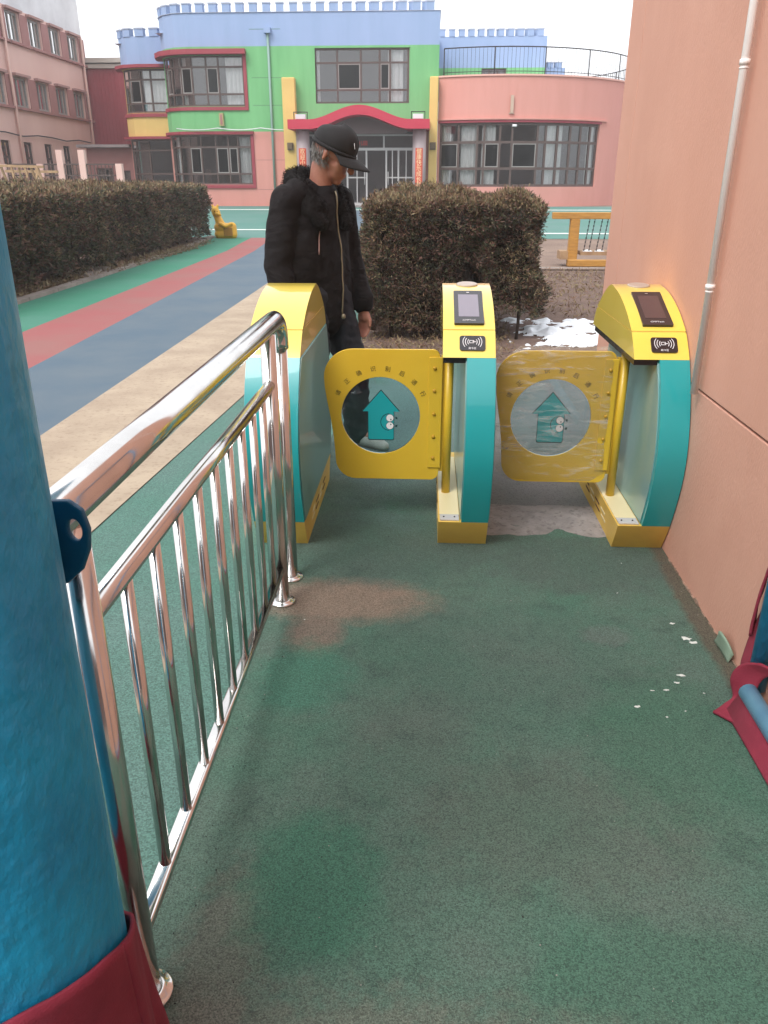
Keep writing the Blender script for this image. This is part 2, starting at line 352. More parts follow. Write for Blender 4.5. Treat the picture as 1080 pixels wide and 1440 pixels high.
sheet('green_stripe', T_gk, T_rg, 0, 21, .010, m_green, 'bright green rubber stripe beside the long hedge')
sheet('plaza', -16, 12, 21.003, 35.6, .008, m_plaza, 'teal green rubber plaza before the school', 30)
sheet('plaza_blue_patch', -3.4, -.2, 23, 32, .013, m_blue, 'grey blue patch on the plaza before the school door', 20)
sheet('white_line', -9, -3.5, 23.2, 23.5, .014, m_white_line, 'white painted line across the plaza', 2)
sheet('white_line', -9, 9, 32.2, 32.6, .014, m_white_line, 'white painted line near the school wall', 2)
sheet('white_line', 1.5, 9, 22.3, 22.6, .014, m_white_line, 'white painted line right of the cut hedge', 2)
# broken threshold beyond the right gate
b = MB(); nx = 46
def thr(u, v):
    x = .27+.74*u; y = 3.10+.34*v+.02*mnoise.noise((x*9, v*3, 1))*(1 if v < .5 else .5)
    return (x, y, .009+.006*mnoise.noise((x*11, y*11, 4))+(-.004 if v in (0,) else 0))
b.grid(thr, nx, 10)
tag(obj('threshold', b, m_conc), 'cracked grey concrete strip under the right gate leaf', kind='structure')
sheet('pavement', .284, 1.3, 3.42, 6.6, .003, m_asph, 'dark worn pavement beyond the right gate', 6)
sheet('hedge_bed', -.615, 6, 6.604, 14.2, .004, m_bed, 'brown soil bed round the cut hedge', 10)
sheet('bed_edging', -.6, 8, 14.2, 14.42, .04, m_kerb, 'pale concrete edging across the soil bed', 2)
# kerb of the long hedge bed, left
b = MB()
for i in range(24):
    y0, y1 = -1+i*.92, -1+(i+1)*.92-.015
    xa, xb = lerp_tab(T_gk, y0), lerp_tab(T_gk, y1)
    z0 = gz(y1)
    b.add([(xa-.12, y0, -.05), (xa, y0, -.05), (xb, y1, -.05), (xb-.12, y1, -.05), (xa-.11, y0, .06+z0), (xa-.01, y0, .05+z0), (xb-.01, y1, .05+z0), (xb-.11, y1, .06+z0)],
          [(0, 1, 5, 4), (1, 2, 6, 5), (2, 3, 7, 6), (3, 0, 4, 7), (4, 5, 6, 7)])
tag(obj('hedge_kerb', b, m_kerb), 'low weathered concrete kerb along the hedge bed', kind='structure')
sheet('hedge_bed', -9, lambda y: lerp_tab(T_gk, y)-.12, 0, 20.9, .03, m_bed, 'brown soil bed under the long hedge', 24)
b = MB(); b.box(-5.95, -5.3, 13.0, 13.5, .03, .10); b.box(-5.75, -5.25, 12.4, 12.95, .03, .09)
tag(obj('stone_slab', b, m_kerb, bevel=.01), 'pale concrete slabs lying at the foot of the long hedge', 'slab')

# white spatters and the blue scuff on the near floor
def splat(cx, cy, r, n=11, st=1.0, z=.0075):
    p = []
    ph = random.random()*6
    for k in range(n):
        a = 2*math.pi*k/n; rr = r*(.45+.8*random.random()); p.append((cx+rr*math.cos(a)*st, cy+rr*math.sin(a)*.75, z))
    mb = MB(); mb.add(p+[(cx, cy, z+.001)], [(k, (k+1) % n, n) for k in range(n)]); return mb
floor = bpy.data.objects['rubber_floor']
m_splat = M('white_spatter', (.60, .62, .58), .7)
for (x, y, r, st) in [(.86, 2.39, .011, 1.3), (.880, 2.295, .017, 1), (.897, 2.27, .014, 1.3), (.80, 2.08, .010, 1.4), (.775, 2.04, .007, 1.6), (.735, 2.00, .006, 1.5), (.69, 1.995, .005, 1.4), (.63, 1.915, .008, 1.3), (.76, 1.90, .005, .6), (.70, 1.87, .004, 1), (.72, 2.6, .005, 1.2), (.84, 1.99, .004, 1), (.79, 2.85, .004, 1), (-.40, 2.35, .004, 1)]:
    obj('paint_spatter', splat(x, y, r, st=st), m_splat, floor)

b = MB(); b.box(-30, 30, -9.5, -9, -.1, 6.5); b.box(-30, 30, -9.6, -8.8, 6.501, 6.8)  # unseen wall behind the camera, added to darken reflections in the steel
tag(obj('reflection_wall', b, M('reflection_wall_render', (.20, .13, .115), .9, col2=(.14, .10, .09), vs=.6)), 'unseen brown wall added behind the camera for the steel reflections', kind='structure')
def crumbs(name, n, size, m, label, seed):
    g = np.random.default_rng(seed); mb = MB()
    for _ in range(n):
        x, y = g.uniform(-.5, .97), g.uniform(.7, 3.1); sz = size*g.uniform(.4, 1.3)
        if g.random() < .35: x = g.choice([.955, -.47])+g.normal(0, .025)
        x = min(max(x, -.52), .975); v = [(x+sz*g.uniform(.4, 1)*math.cos(a+g.uniform(-.4, .4)), y+sz*g.uniform(.4, 1)*math.sin(a+g.uniform(-.4, .4)), .007) for a in (0, 1.57, 3.14, 4.71)]
        mb.add(v+[(x, y, .007+sz*.8)], [(0, 1, 4), (1, 2, 4), (2, 3, 4), (3, 0, 4)])
    tag(obj(name, mb, m), label, kind='stuff')
crumbs('grit', 420, .0026, M('dark_grit', (.018, .018, .018), .9), 'dark grit scattered over the green floor', 3)
crumbs('grit', 160, .0022, M('pale_grit', (.30, .28, .25), .9), 'pale grit scattered over the green floor', 4)
# ================================================================== right-hand wall
wall = thing('gate_wall', 'peach painted wall rising beside the right turnstile', 'wall', (.99, 4.65, 0))
def wl(mb): mb.v = [(x-.99, y-4.65, z) for x, y, z in mb.v]; return mb
b = MB()
# panels between the grooves: every panel its own block, joints recessed
b.box(1.001, 1.35, -.5, 4.645, -.1, 4.5)
obj('wall_core', wl(b), m_crack, wall)
for (y0, y1, z0, z1) in [(-.5, 4.352, -.1, .700), (-.5, 4.352, .708, 4.5), (4.358, 4.65, -.1, 4.5)]:
    b = MB(); b.box(.99, 1.349, y0, y1, z0, z1); obj('wall_panel', wl(b), m_wall, wall, bevel=.003)
# ragged plaster and old paint along the foot
for i in range(22):
    y = 1.95+i*.045+random.uniform(-.02, .02); b = MB(); h = random.choice((.004, .006, .009, .016)); n = 7
    p = [(.987-.003*random.random(), y+(k/(n-1)-.5)*random.uniform(.04, .07), .004+(h*random.uniform(.4, 1.2) if 0 < k < n-1 else 0)) for k in range(n)]
    q = [(.9905, a[1], a[2]) for a in p]
    b.add(p+q+[(.983, y, .003)], [(k, k+1, n+k+1, n+k) for k in range(n-1)]+[(k+1, k, 2*n) for k in range(n-1)])
    obj('plaster_flake', wl(b), m_chip, wall)
b = MB()
def flk(u, v): 
    y = 2.16+.13*u; z = .07*v*math.sin(math.pi*min(1, max(0, u*.9+.08)))**.6; return (.982-.02*v*math.sin(u*3.1)-.012*(1-v), y, z+.005)
b.grid(flk, 10, 5); solidify(obj('paint_flake', wl(b), M('old_green_paint', (.22, .30, .22), .7), wall), .004)
# conduit
pp = thing('wall_pipe', 'thin white plastic pipe clipped down the peach wall', 'pipe', (.962, 2.83, .70))
b = MB(); b.tube([(0, 0, 0), (0, 0, 2.9)], .0130, 14); obj('pipe', b, m_pipe, pp)
for z in (.375, 1.045, 1.9):
    b = MB(); b.tube([(0, 0, z-.012), (0, 0, z+.004)], .0158, 14); b.tube([(0, 0, z-.022), (0, 0, z-.018)], .0148, 14); obj('collar', b, m_pipe, pp)

# ================================================================== turnstiles
PF = [(0, 0), (.13, -.07), (.33, -.135), (.48, -.14), (.66, -.085), (.785, -.01), (.83, .03), (.874, .078), (.905, .135), (.935, .20), (.96, .272), (.982, .355), (.993, .43), (1.0, .50)]
PB = [(0, .76), (.13, .83), (.33, .885), (.48, .89), (.66, .855), (.785, .80), (.83, .778), (.874, .742), (.905, .70), (.935, .655), (.96, .61), (.982, .565), (.993, .53), (1.0, .50)]
def interp(tab, z):
    # Catmull-Rom through the table so the curve is smooth
    for i in range(len(tab)-1):
        if tab[i][0] <= z <= tab[i+1][0]+1e-9:
            z0, y0 = tab[i]; z1, y1 = tab[i+1]; t = (z-z0)/(z1-z0)
            if i == len(tab)-2: return y0+(y1-y0)*t
            pm = tab[i-1] if i > 0 else (2*z0-z1, 2*y0-y1); pn = tab[i+2]
            m0 = (y1-pm[1])/(z1-pm[0])*(z1-z0); m1 = (pn[1]-y0)/(pn[0]-z0)*(z1-z0)
            return (2*t**3-3*t**2+1)*y0+(t**3-2*t**2+t)*m0+(-2*t**3+3*t**2)*y1+(t**3-t**2)*m1
    return tab[-1][1]
def profile(z0, z1, n, inset=0):
    zs = [z0+(z1-z0)*i/n for i in range(n+1)]
    f = [(interp(PF, z)+inset, z) for z in zs]; k = [(interp(PB, z)-inset, z) for z in zs]
    if z1 >= 1.0-1e-6: k = k[:-1]
    return f+k[::-1]
def prism_sm(mb, poly, x0, x1):
    b0 = len(mb.f); mb.prism(poly, 'x', x0, x1, 0, False); return mb
def shade_auto(o, ang=40):
    """smooth shading with edges sharper than ang split off"""
    me = o.data; bm = bmesh.new(); bm.from_mesh(me)
    for f in bm.faces: f.smooth = True
    es = [e for e in bm.edges if len(e.link_faces) == 2 and e.calc_face_angle(0) > R(ang)]
    bmesh.ops.split_edges(bm, edges=es); bm.to_mesh(me); bm.free(); return o
def text_mesh(body, size, ext=.0008, align='CENTER'):
    cu = bpy.data.curves.new('t', 'FONT'); cu.body = body; cu.size = size; cu.align_x = align; cu.align_y = 'CENTER'; cu.extrude = ext; cu.resolution_u = 2
    o = bpy.data.objects.new('t', cu)
    me = baked(o); bpy.data.objects.remove(o); bpy.data.curves.remove(cu); return me
def frame_matrix(origin, xaxis, zaxis):
    x = Vector(xaxis).normalized(); z = Vector(zaxis).normalized(); y = z.cross(x)
    m = Matrix((x, y, z)).transposed().to_4x4(); m.translation = Vector(origin); return m
def arc_strip(mb, cx, cy, r, w, a0, a1, z, n=10):
    vs = []
    for i in range(n+1):
        a = a0+(a1-a0)*i/n
        vs += [(cx+(r-w/2)*math.cos(a), cy+(r-w/2)*math.sin(a), z), (cx+(r+w/2)*math.cos(a), cy+(r+w/2)*math.sin(a), z)]
    mb.add(vs, [(2*i, 2*i+1, 2*i+3, 2*i+2) for i in range(n)])
def round_rect(w, h, r, n=5):
    p = []
    for cx, cy, a0 in ((w/2-r, h/2-r, 0), (-w/2+r, h/2-r, 90), (-w/2+r, -h/2+r, 180), (w/2-r, -h/2+r, 270)):
        for k in range(n+1): a = R(a0+90*k/n); p.append((cx+r*math.cos(a), cy+r*math.sin(a)))
    return p

def leaf_outline():
    # (x, z) with the hinge side at x = 0, free edge towards -x
    pts = []
    def arc(cx, cz, r, a0, a1, n=8, rz=None):
        for i in range(n+1): a = R(a0+(a1-a0)*i/n); pts.append((cx+r*math.cos(a), cz+(rz or r)*math.sin(a)))
    arc(-.035, .735, .03, 0, 90, 5)
    arc(-.365, .645, .125, 90, 180, 9, .12)
    pts.extend([(-.487, .60), (-.478, .54), (-.464, .46), (-.455, .39), (-.450, .33)])
    arc(-.36, .285, .088, 180, 270, 7)
    arc(-.035, .232, .035, 270, 360, 5)
    return pts
def make_leaf(parent, wrapped):
    lf = empty('gate_leaf', (.0, .24, 0), 0, parent)
    hole_c = (-.252, .481); hr = .168
    bm = bmesh.new(); out = leaf_outline()
    ov = [bm.verts.new((x, 0, z)) for x, z in out]
    hv = [bm.verts.new((hole_c[0]+hr*math.cos(2*math.pi*k/48), 0, hole_c[1]+hr*math.sin(2*math.pi*k/48))) for k in range(48)]
    ed = [bm.edges.new((ov[i], ov[(i+1) % len(ov)])) for i in range(len(ov))]+[bm.edges.new((hv[i], hv[(i+1) % 48])) for i in range(48)]
    r = bmesh.ops.triangle_fill(bm, edges=ed, use_beauty=True, use_dissolve=False)
    fs = [f for f in bm.faces]
    ex = bmesh.ops.extrude_face_region(bm, geom=fs)
    bmesh.ops.translate(bm, verts=[v for v in ex['geom'] if isinstance(v, bmesh.types.BMVert)], vec=(0, .014, 0))
    bmesh.ops.recalc_face_normals(bm, faces=bm.faces)
    obj('leaf_panel', bm, m_yel_leaf, lf, bevel=.0015)
    # clear disc
    b = MB(); pol = [(hole_c[0]+(hr-.0015)*math.cos(2*math.pi*k/48), hole_c[1]+(hr-.0015)*math.sin(2*math.pi*k/48)) for k in range(48)]
    b.prism(pol, 'y', .004, .009); obj('clear_disc', b, m_acryl, lf)
    # arrow print on the disc
    cx, cz = hole_c[0]+.002, hole_c[1]-.008
    ar = [(0, .105), (.072, .025), (.050, .025), (.050, -.080), (.046, -.085), (-.046, -.085), (-.050, -.080), (-.050, .025), (-.072, .025)]
    ar = [(cx+x*1.08, cz+z*1.12) for x, z in ar]
    b = MB(); b.prism([(cx+(x-cx)*1.045, cz+(z-cz)*1.045) for x, z in ar], 'y', .0025, .0035); obj('arrow_outline', b, m_line, lf)
    b = MB(); b.prism(ar, 'y', .0012, .0024); obj('arrow', b, m_arrow, lf)
    # cheek line, eyes and brows printed on the arrow
    T = Matrix(((1, 0, 0, 0), (0, 0, -1, 0), (0, 1, 0, 0), (0, 0, 0, 1)))
    b = MB(); arc_strip(b, cx+.036, cz-.018, .037, .003, R(92), R(268), 0, 16); b.v = [(x, .0008, y) for x, y, z in b.v]; obj('cheek_line', b, m_line, lf)
    for dz in (.0, -.034):
        e0 = (cx+.038, cz+dz)
        b = MB(); b.prism([(e0[0]+.0172*math.cos(k*.524), e0[1]+.0172*math.sin(k*.524)) for k in range(12)], 'y', .0008, .0011); obj('eye_rim', b, m_line, lf)
        b = MB(); b.prism([(e0[0]+.0155*math.cos(k*.524), e0[1]+.0155*math.sin(k*.524)) for k in range(12)], 'y', .0002, .0007); obj('eye_white', b, m_print, lf)
        b = MB(); sgn = 1 if dz == 0 else -1; b.prism([(e0[0]+.024, e0[1]-.004*sgn), (e0[0]+.033, e0[1]-.004*sgn), (e0[0]+.030, e0[1]+.006*sgn), (e0[0]+.022, e0[1]+.005*sgn)], 'y', .0004, .0009); obj('brow', b, m_line, lf)
        b = MB(); b.prism([(e0[0]+.004+.003*math.cos(k*.785), e0[1]-.006*sgn+.003*math.sin(k*.785)) for k in range(8)], 'y', -.0004, .0001); obj('pupil', b, m_line, lf)
    for k, ch in enumerate('请正确识别后通行'):
        a = R(151-k*122/7); rr = .203
        me = text_mesh(ch, .024, .0006)
        me.transform(frame_matrix((hole_c[0]+rr*math.cos(a), -.0004, hole_c[1]+rr*math.sin(a)), (math.cos(a-math.pi/2), 0, math.sin(a-math.pi/2)), (0, -1, 0)))
        obj('lettering', me, m_letter, lf)
    # hinge flange with its bolts
    b = MB(); b.box(-.050, .006, -.006, -.0005, .255, .735); obj('hinge_flange', b, m_yel_leaf, lf, bevel=.0015)
    bolt = MB().lathe([(.0075, 0), (.0075, .004), (.004, .007)], 8).mesh('bolt'); bolt.transform(Matrix.Rotation(R(90), 4, 'X')); bolt.materials.append(m_bolt)
    for z in (.30, .395, .495, .595, .69): obj('bolt', bolt, None, lf, loc=(-.026, -.006, z))
    if wrapped:
        b = MB(); pts = leaf_outline(); n = len(pts); cxm, czm = -.25, .48
        def env(x, z):  # the film bridges the corners
            return x, z
        hull = [(.002, .74), (-.04, .782), (-.20, .786), (-.40, .781), (-.492, .70), (-.495, .55), (-.490, .40), (-.482, .27), (-.43, .205), (-.25, .192), (-.06, .195), (.0, .235), (.004, .5)]
        def film(side):
            def f(u, v):
                a = v*len(hull); i = int(a) % len(hull); t = a-int(a)
                hx = hull[i][0]*(1-t)+hull[(i+1) % len(hull)][0]*t; hz = hull[i][1]*(1-t)+hull[(i+1) % len(hull)][1]*t
                x = cxm+(hx-cxm)*u; z = czm+(hz-czm)*u
                w = .004*mnoise.noise((x*7+3*side, z*38, side*2.))+.004*mnoise.noise((x*16, z*16, side*5.))
                edge = min(1, (1-u)*12)
                return (x, .007+side*(.012*edge+.0035+w*edge), z+.004*mnoise.noise((x*25, z*3, 9))*(1-edge))
            return f
        b.grid(film(-1), 22, 78); b.grid(film(1), 22, 78)
        obj('plastic_wrap', b, m_film, lf, smooth=True)
    return lf

def make_turnstile(label, loc, w, screen=None, channel=True, leaf=None):
    t = thing('turnstile', label, 'turnstile', loc, 0, 'turnstiles across the passage')
    e = .003
    # yellow foot
    o = obj('foot', prism_sm(MB(), profile(0, .13, 4), 0, w), m_yel_base, t); shade_auto(o); 
    md = o.modifiers.new('b', 'BEVEL'); md.width = .003; md.segments = 2
    sx = -e if channel else w+e
    for i in range(4):
        for j in range(2):
            b = MB(); y = .14+i*.12+(.02 if j else 0); z = .055+j*.026; x0, x1 = (sx+.0015, .001) if channel else (w-.001, sx-.0015)
            b.box(x0, x1, y, y+.085, z-.004, z+.004); obj('vent_slot', b, m_crack if i % 2 else m_cream_plate, t)
    # teal body
    bx0 = w*.46 if channel else 0
    o = obj('body', prism_sm(MB(), profile(.1305, .7845, 14), bx0, w), m_teal, t); shade_auto(o)
    md = o.modifiers.new('b', 'BEVEL'); md.width = .0025; md.segments = 2
    if channel:
        b = MB(); b.prism(profile(.136, .779, 12, .022), 'x', bx0-.004, bx0-.0002); shade_auto(obj('side_panel', b, m_teal_panel, t))
        b = MB(); b.box(.004, bx0-.006, .0, .74, .1305, .136); obj('ledge', b, m_cream_plate, t, bevel=.001)
        b = MB(); b.box(.006, bx0-.008, -.058, -.002, .1308, .1365); obj('ledge_end_plate', b, m_alu, t, bevel=.001)
        for x in (.022, .066):
            b = MB().lathe([(.004, 0), (.003, .003)], 8, c=(x, -.03, .1365)); obj('rivet', b, m_chain, t)
        b = MB(); b.box(.002, bx0-.004, .0, .76, .762, .7845); obj('underside_slot', b, m_black, t)
        b = MB(); b.tube([(.034, .255, .136), (.034, .255, .765)], .0185, 18); obj('hinge_tube', b, m_yel_leaf, t)
        b = MB(); b.box(.0, .0338, .249, .261, .235, .74); obj('hinge_fin', b, m_yel_leaf, t)
    for x0, x1 in (((w-.0002, w+.004),) if channel else ((w-.0002, w+.004), (-.004, .0002))):
        b = MB(); b.prism(profile(.137, .779, 12, .012), 'x', x0, x1); shade_auto(obj('side_panel', b, m_teal_panel, t))
    # yellow cap, lower and upper halves with the seam between
    zs = .874
    o = obj('cap_lower', prism_sm(MB(), profile(.785, zs-.0018, 6), 0, w), m_yel, t); shade_auto(o)
    md = o.modifiers.new('b', 'BEVEL'); md.width = .004; md.segments = 3
    o = obj('cap_upper', prism_sm(MB(), profile(zs+.0018, 1.0, 16), 0, w), m_yel, t); shade_auto(o)
    md = o.modifiers.new('b', 'BEVEL'); md.width = .004; md.segments = 3
    o = obj('cap_seam', prism_sm(MB(), profile(zs-.004, zs+.004, 2, .003), .003, w-.003), m_yel_base, t)
    if screen:
        # indicator lens on the crown
        b = MB(); mt = Matrix.Translation((w*.52, .475, .9985)) @ Matrix.Rotation(R(5), 4, 'X')
        b.lathe([(.046, -.004), (.046, .002), (.040, .0045)], 24); b.v = [tuple(mt @ Vector(v)) for v in b.v]; obj('indicator_lens', b, m_ind, t)
        # face terminal let into the sloping front
        p0 = Vector((w*.505, .100, .8895)); p1 = Vector((w*.505, .345, .9815)); up = (p1-p0); L = up.length; up.normalize()
        nz = Vector((1, 0, 0)).cross(up).normalized()
        F = frame_matrix((p0+p1)/2+nz*.004, (1, 0, 0), nz)
        tm = empty('face_terminal', (0, 0, 0), 0, t)
        def put(nm, poly, z0, z1, m):
            b = MB().prism(poly, 'z', z0, z1); b.v = [tuple(F @ Vector(v)) for v in b.v]; return obj(nm, b, m, tm)
        put('terminal_body', round_rect(.116, L, .005, 3), -.012, .004, m_bezel)
        sw, sh = (.080, L*.68)
        put('screen', [(x, y+.008) for x, y in round_rect(sw, sh, .001, 1)], .0042, .0048, screen)
        put('camera_lens', [(x, y+L*.44) for x, y in round_rect(.012, .004, .0015, 2)], .0042, .0048, m_print if screen is m_screen_a else m_ind)
        me = text_mesh('CMPTech', .013, .0003); me.transform(F @ Matrix.Translation((.0, -L*.415, .0048))); obj('lettering', me, m_print, tm)
        # card reader on the lower front
        q0 = Vector((w*.56, interp(PF, .800), .800)); q1 = Vector((w*.56, interp(PF, .860), .860)); upq = (q1-q0).normalized(); nq = Vector((1, 0, 0)).cross(upq).normalized()
        G = frame_matrix((q0+q1)/2+nq*.003, (1, 0, 0), nq); rd = empty('card_reader', (0, 0, 0), 0, t)
        b = MB().prism(round_rect(.098, .066, .010, 4), 'z', -.008, .003); b.v = [tuple(G @ Vector(v)) for v in b.v]; obj('reader_plate', b, m_bezel, rd)
        b = MB()
        for r_ in (.018, .027, .036):
            arc_strip(b, 0, .005, r_, .0022, R(-38), R(38), .0035); arc_strip(b, 0, .005, r_, .0022, R(142), R(218), .0035)
        b.v = [tuple(G @ Vector(v)) for v in b.v]; obj('wave_mark', b, m_print, rd)
        b = MB()
        for x0, x1, y0, y1 in ((-.012, .006, -.001, .001), (-.012, .006, .010, .012), (-.012, -.010, .0, .011), (.004, .006, .0, .011), (.000, .014, .004, .0065)):
            b.box(x0, x1, y0, y1, .0032, .0037)
        b.v = [tuple(G @ Vector(v)) for v in b.v]; obj('card_mark', b, m_print, rd)
        me = text_mesh('刷卡区', .010, .0003); me.transform(G @ Matrix.Translation((0, -.0245, .0036))); obj('lettering', me, m_print, rd)
    if leaf is not None: make_leaf(t, leaf)
    return t
make_turnstile('end turnstile by the steel railing, plain yellow top and no screen', (-.682, 2.975, 0), .205, None, False)
make_turnstile('middle turnstile with pale screen and unwrapped yellow gate leaf', (.064, 3.01, 0), .20, m_screen_a, True, False)
make_turnstile('turnstile against the peach wall with plastic wrapped gate leaf', (.782, 3.01, 0), .204, m_screen_b, True, True)

# ================================================================== stainless railing
rl = thing('railing', 'polished stainless steel railing beside the blue post', 'railing', (-.497, .985, 0))
Y0 = .985
def ry(y): return y-Y0
path = [(0, ry(.90), .985), (0, ry(1.4), .985), (0, ry(2.0), .985), (0, ry(2.55), .985)]
for k in range(1, 9):
    a = R(90*k/8); path.append((0, ry(2.575)+.085*math.sin(a), .90+.085*math.cos(a)))
path += [(0, ry(2.66), .88)]
b = MB().tube(path, .0315, 24); obj('handrail', b, m_steel, rl)
b = MB().tube([(0, ry(2.66), .879), (0, ry(2.66), 0)], .0265, 20); obj('post', b, m_steel, rl)
b = MB().tube([(0, ry(2.47), .96), (0, ry(2.47), 0)], .0255, 20); obj('post', b, m_steel, rl)
b = MB().tube([(.006, 0, .96), (.006, 0, 0)], .0235, 20); obj('post', b, m_steel, rl)
for y in (0, ry(2.47), ry(2.66)):
    b = MB().lathe([(.045, .006), (.046, .008), (.046, .013), (.043, .016), (.034, .0165), (.033, .019), (.026, .021)], 32, c=(.006 if y == 0 else 0, y, 0)); obj('base_flange', b, m_steel, rl)
b = MB().tube([(0, .02, .80), (0, ry(2.455), .80)], .019, 18); obj('mid_rail', b, m_steel, rl)
b = MB().prism([(x+0, z+.140) for x, z in [(.0165*math.copysign(abs(math.cos(a))**.55, math.cos(a)), .0115*math.copysign(abs(math.sin(a))**.55, math.sin(a))) for a in [2*math.pi*(k+.5)/24 for k in range(24)]]], 'y', .02, ry(2.455), 0, True); obj('bottom_rail', b, m_steel, rl)
bal = MB().tube([(0, 0, .150), (0, 0, .792)], .0118, 14).mesh('baluster'); bal.materials.append(m_steel)
for k in range(9): obj('baluster', bal, None, rl, loc=(0, ry(1.155+.1467*k), 0))

# ================================================================== blue post, lug and cloth skirt
PX, PY_, PR = -.566, .742, .160
bp = thing('blue_post', 'thick blue painted steel post at the left edge', 'post', (PX, PY_, 0))
b = MB(); n = 72; rows = 60
def polef(u, v):
    a = 2*math.pi*u; z = v*2.6
    p = Vector((math.cos(a), math.sin(a), z))
    r = PR+.0012*mnoise.noise((p.x*3, p.y*3, z*4))+.0005*mnoise.noise((p.x*9, p.y*9, z*12))
    return (r*p.x, r*p.y, z)
b.grid(polef, n, rows); obj('post_shaft', b, m_bluepole, bp)
# flat lug with a hole, welded to the side next the railing
lug = []
lo = Vector((-.432, .905, 1.0))
bm = bmesh.new()
outl = [(-.075, -.085), (-.012, -.072), (.012, -.05), (.026, -.02), (.030, .008), (.024, .034), (.006, .046), (-.016, .044), (-.045, .030), (-.075, .008)]
ov = [bm.verts.new((x, 0, z)) for x, z in outl]; hv = [bm.verts.new((.010+.0095*math.cos(k*.3927), 0, .006+.0145*math.sin(k*.3927))) for k in range(16)]
ed = [bm.edges.new((ov[i], ov[(i+1) % len(ov)])) for i in range(len(ov))]+[bm.edges.new((hv[i], hv[(i+1) % 16])) for i in range(16)]
bmesh.ops.triangle_fill(bm, edges=ed, use_beauty=True)
ex = bmesh.ops.extrude_face_region(bm, geom=list(bm.faces)); bmesh.ops.translate(bm, verts=[v for v in ex['geom'] if isinstance(v, bmesh.types.BMVert)], vec=(0, .009, 0))
bmesh.ops.recalc_face_normals(bm, faces=bm.faces)
bm.transform(Matrix.Translation((-.447-PX, .885-PY_, .990)) @ Matrix.Rotation(R(-8), 4, 'Z'))
obj('lug_plate', bm, M('blue_lug_paint', (.006, .085, .17), .3, bump=.5, bs=60, bdist=.004), bp, bevel=.003)
cl = thing('cloth_skirt', 'burgundy cloth wrapped round the foot of the blue post', 'cloth', (PX, PY_, 0))
b = MB()
def cloth(u, v):
    a = 2*math.pi*u
    fold = .010*math.sin(a*9+1.3)+.008*math.sin(a*14+.2)+.006*mnoise.noise((math.cos(a)*2, math.sin(a)*2, v*2))
    top = .375+.115*math.cos(a+R(53)) + .008*mnoise.noise((math.cos(a)*3, math.sin(a)*3, 7))
    z = .006+(top-.006)*v
    r = PR+.006+.012*(1-v)**1.3+max(0, fold)*(1-v)**.8*1.2+.004*mnoise.noise((a*4, z*8, 2))*(1-v)
    # a gathered flap on the side of the railing
    d = abs((a-R(38)+math.pi) % (2*math.pi)-math.pi)
    r += .014*math.exp(-(d/.10)**2)*(1-v*.75)
    return (r*math.cos(a), r*math.sin(a), z)
b.grid(cloth, 180, 26); o = obj('cloth_sheet', b, m_cloth, cl, smooth=True); solidify(o, .006, 1)
# a chalk-white loop of thread on the cloth
b = MB(); pts = []
for k in range(14): 
    t_ = k/13; a = R(-28)+.045*(t_*.5+.35*math.sin(t_*9)*.5); z = .345+.012*math.cos(t_*9)-.018*(1-t_)
    rr = PR+.026; pts.append((rr*math.cos(a), rr*math.sin(a), z))
b.tube(pts, .0011, 6); obj('loose_thread', b, M('thread', (.62, .38, .38), .9), cl)

# ================================================================== blue gate frame and cloth at the right edge
bg = thing('blue_gate', 'folded blue tube gate standing against the peach wall', 'gate', (.93, 1.92, 0))
b = MB(); b.tube([(.035, .03, .06), (.035, .03, 1.9)], .027, 18); obj('gate_stile', b, m_bluepole, bg)
b = MB(); b.tube([(-.008, -.02, .08), (-.008, -1.4, .08)], .026, 18); obj('bottom_rail', b, m_blue2, bg)
b = MB(); b.tube([(.035, -1.38, .06), (.035, -1.38, 1.9)], .027, 18); obj('gate_stile', b, m_bluepole, bg)
b = MB(); b.tube([(.035, -1.36, 1.87), (.035, .01, 1.87)], .027, 18); obj('top_rail', b, m_bluepole, bg)
rc = thing('red_cloth', 'torn burgundy cloth hanging off the blue gate on the floor', 'cloth', (.93, 1.92, 0))
def swept(name, pts, ext, nu, m=m_cloth, t=.008, wob=.004):
    """a ribbon: polyline pts swept along vector ext(u)"""
    P = [Vector(p) for p in pts]; b = MB()
    def f(u, v):
        a = u*(len(P)-1); i = min(int(a), len(P)-2); tt = a-i
        # Catmull-Rom
        p0 = P[max(i-1, 0)]; p1 = P[i]; p2 = P[i+1]; p3 = P[min(i+2, len(P)-1)]
        q = .5*((2*p1)+(p2-p0)*tt+(2*p0-5*p1+4*p2-p3)*tt*tt+(3*p1-p0-3*p2+p3)*tt**3)
        q = q+Vector(ext)*v
        q += Vector((mnoise.noise(q*14), mnoise.noise(q*14+Vector((5, 5, 5))), mnoise.noise(q*14+Vector((9, 1, 3)))))*wob
        return tuple(q)
    b.grid(f, nu, 8); o = obj(name, b, m, rc, smooth=True); solidify(o, t, 0); return o
# vertical wrap round the stile, open towards the passage
swept('stile_wrap', [(.058, .075, .42), (.045, .095, .30), (.028, .105, .20), (.012, .09, .10), (.02, .07, .03)], (-.004, -.055, -.01), 18)
swept('stile_wrap', [(.058, .04, .52), (.030, .078, .42), (.016, .085, .30), (.012, .080, .20)], (.028, .05, .0), 16)
swept('scrap', [(.02, .0, .16), (-.012, .045, .125), (-.030, .05, .075), (-.022, .03, .028), (-.055, .005, .018), (-.098, -.03, .014)], (.052, -.055, -.002), 26)
swept('hanging_strip', [(-.012, .0, .070), (-.035, -.01, .045), (-.055, -.02, .010)], (-.004, -1.25, 0), 10, wob=.006)

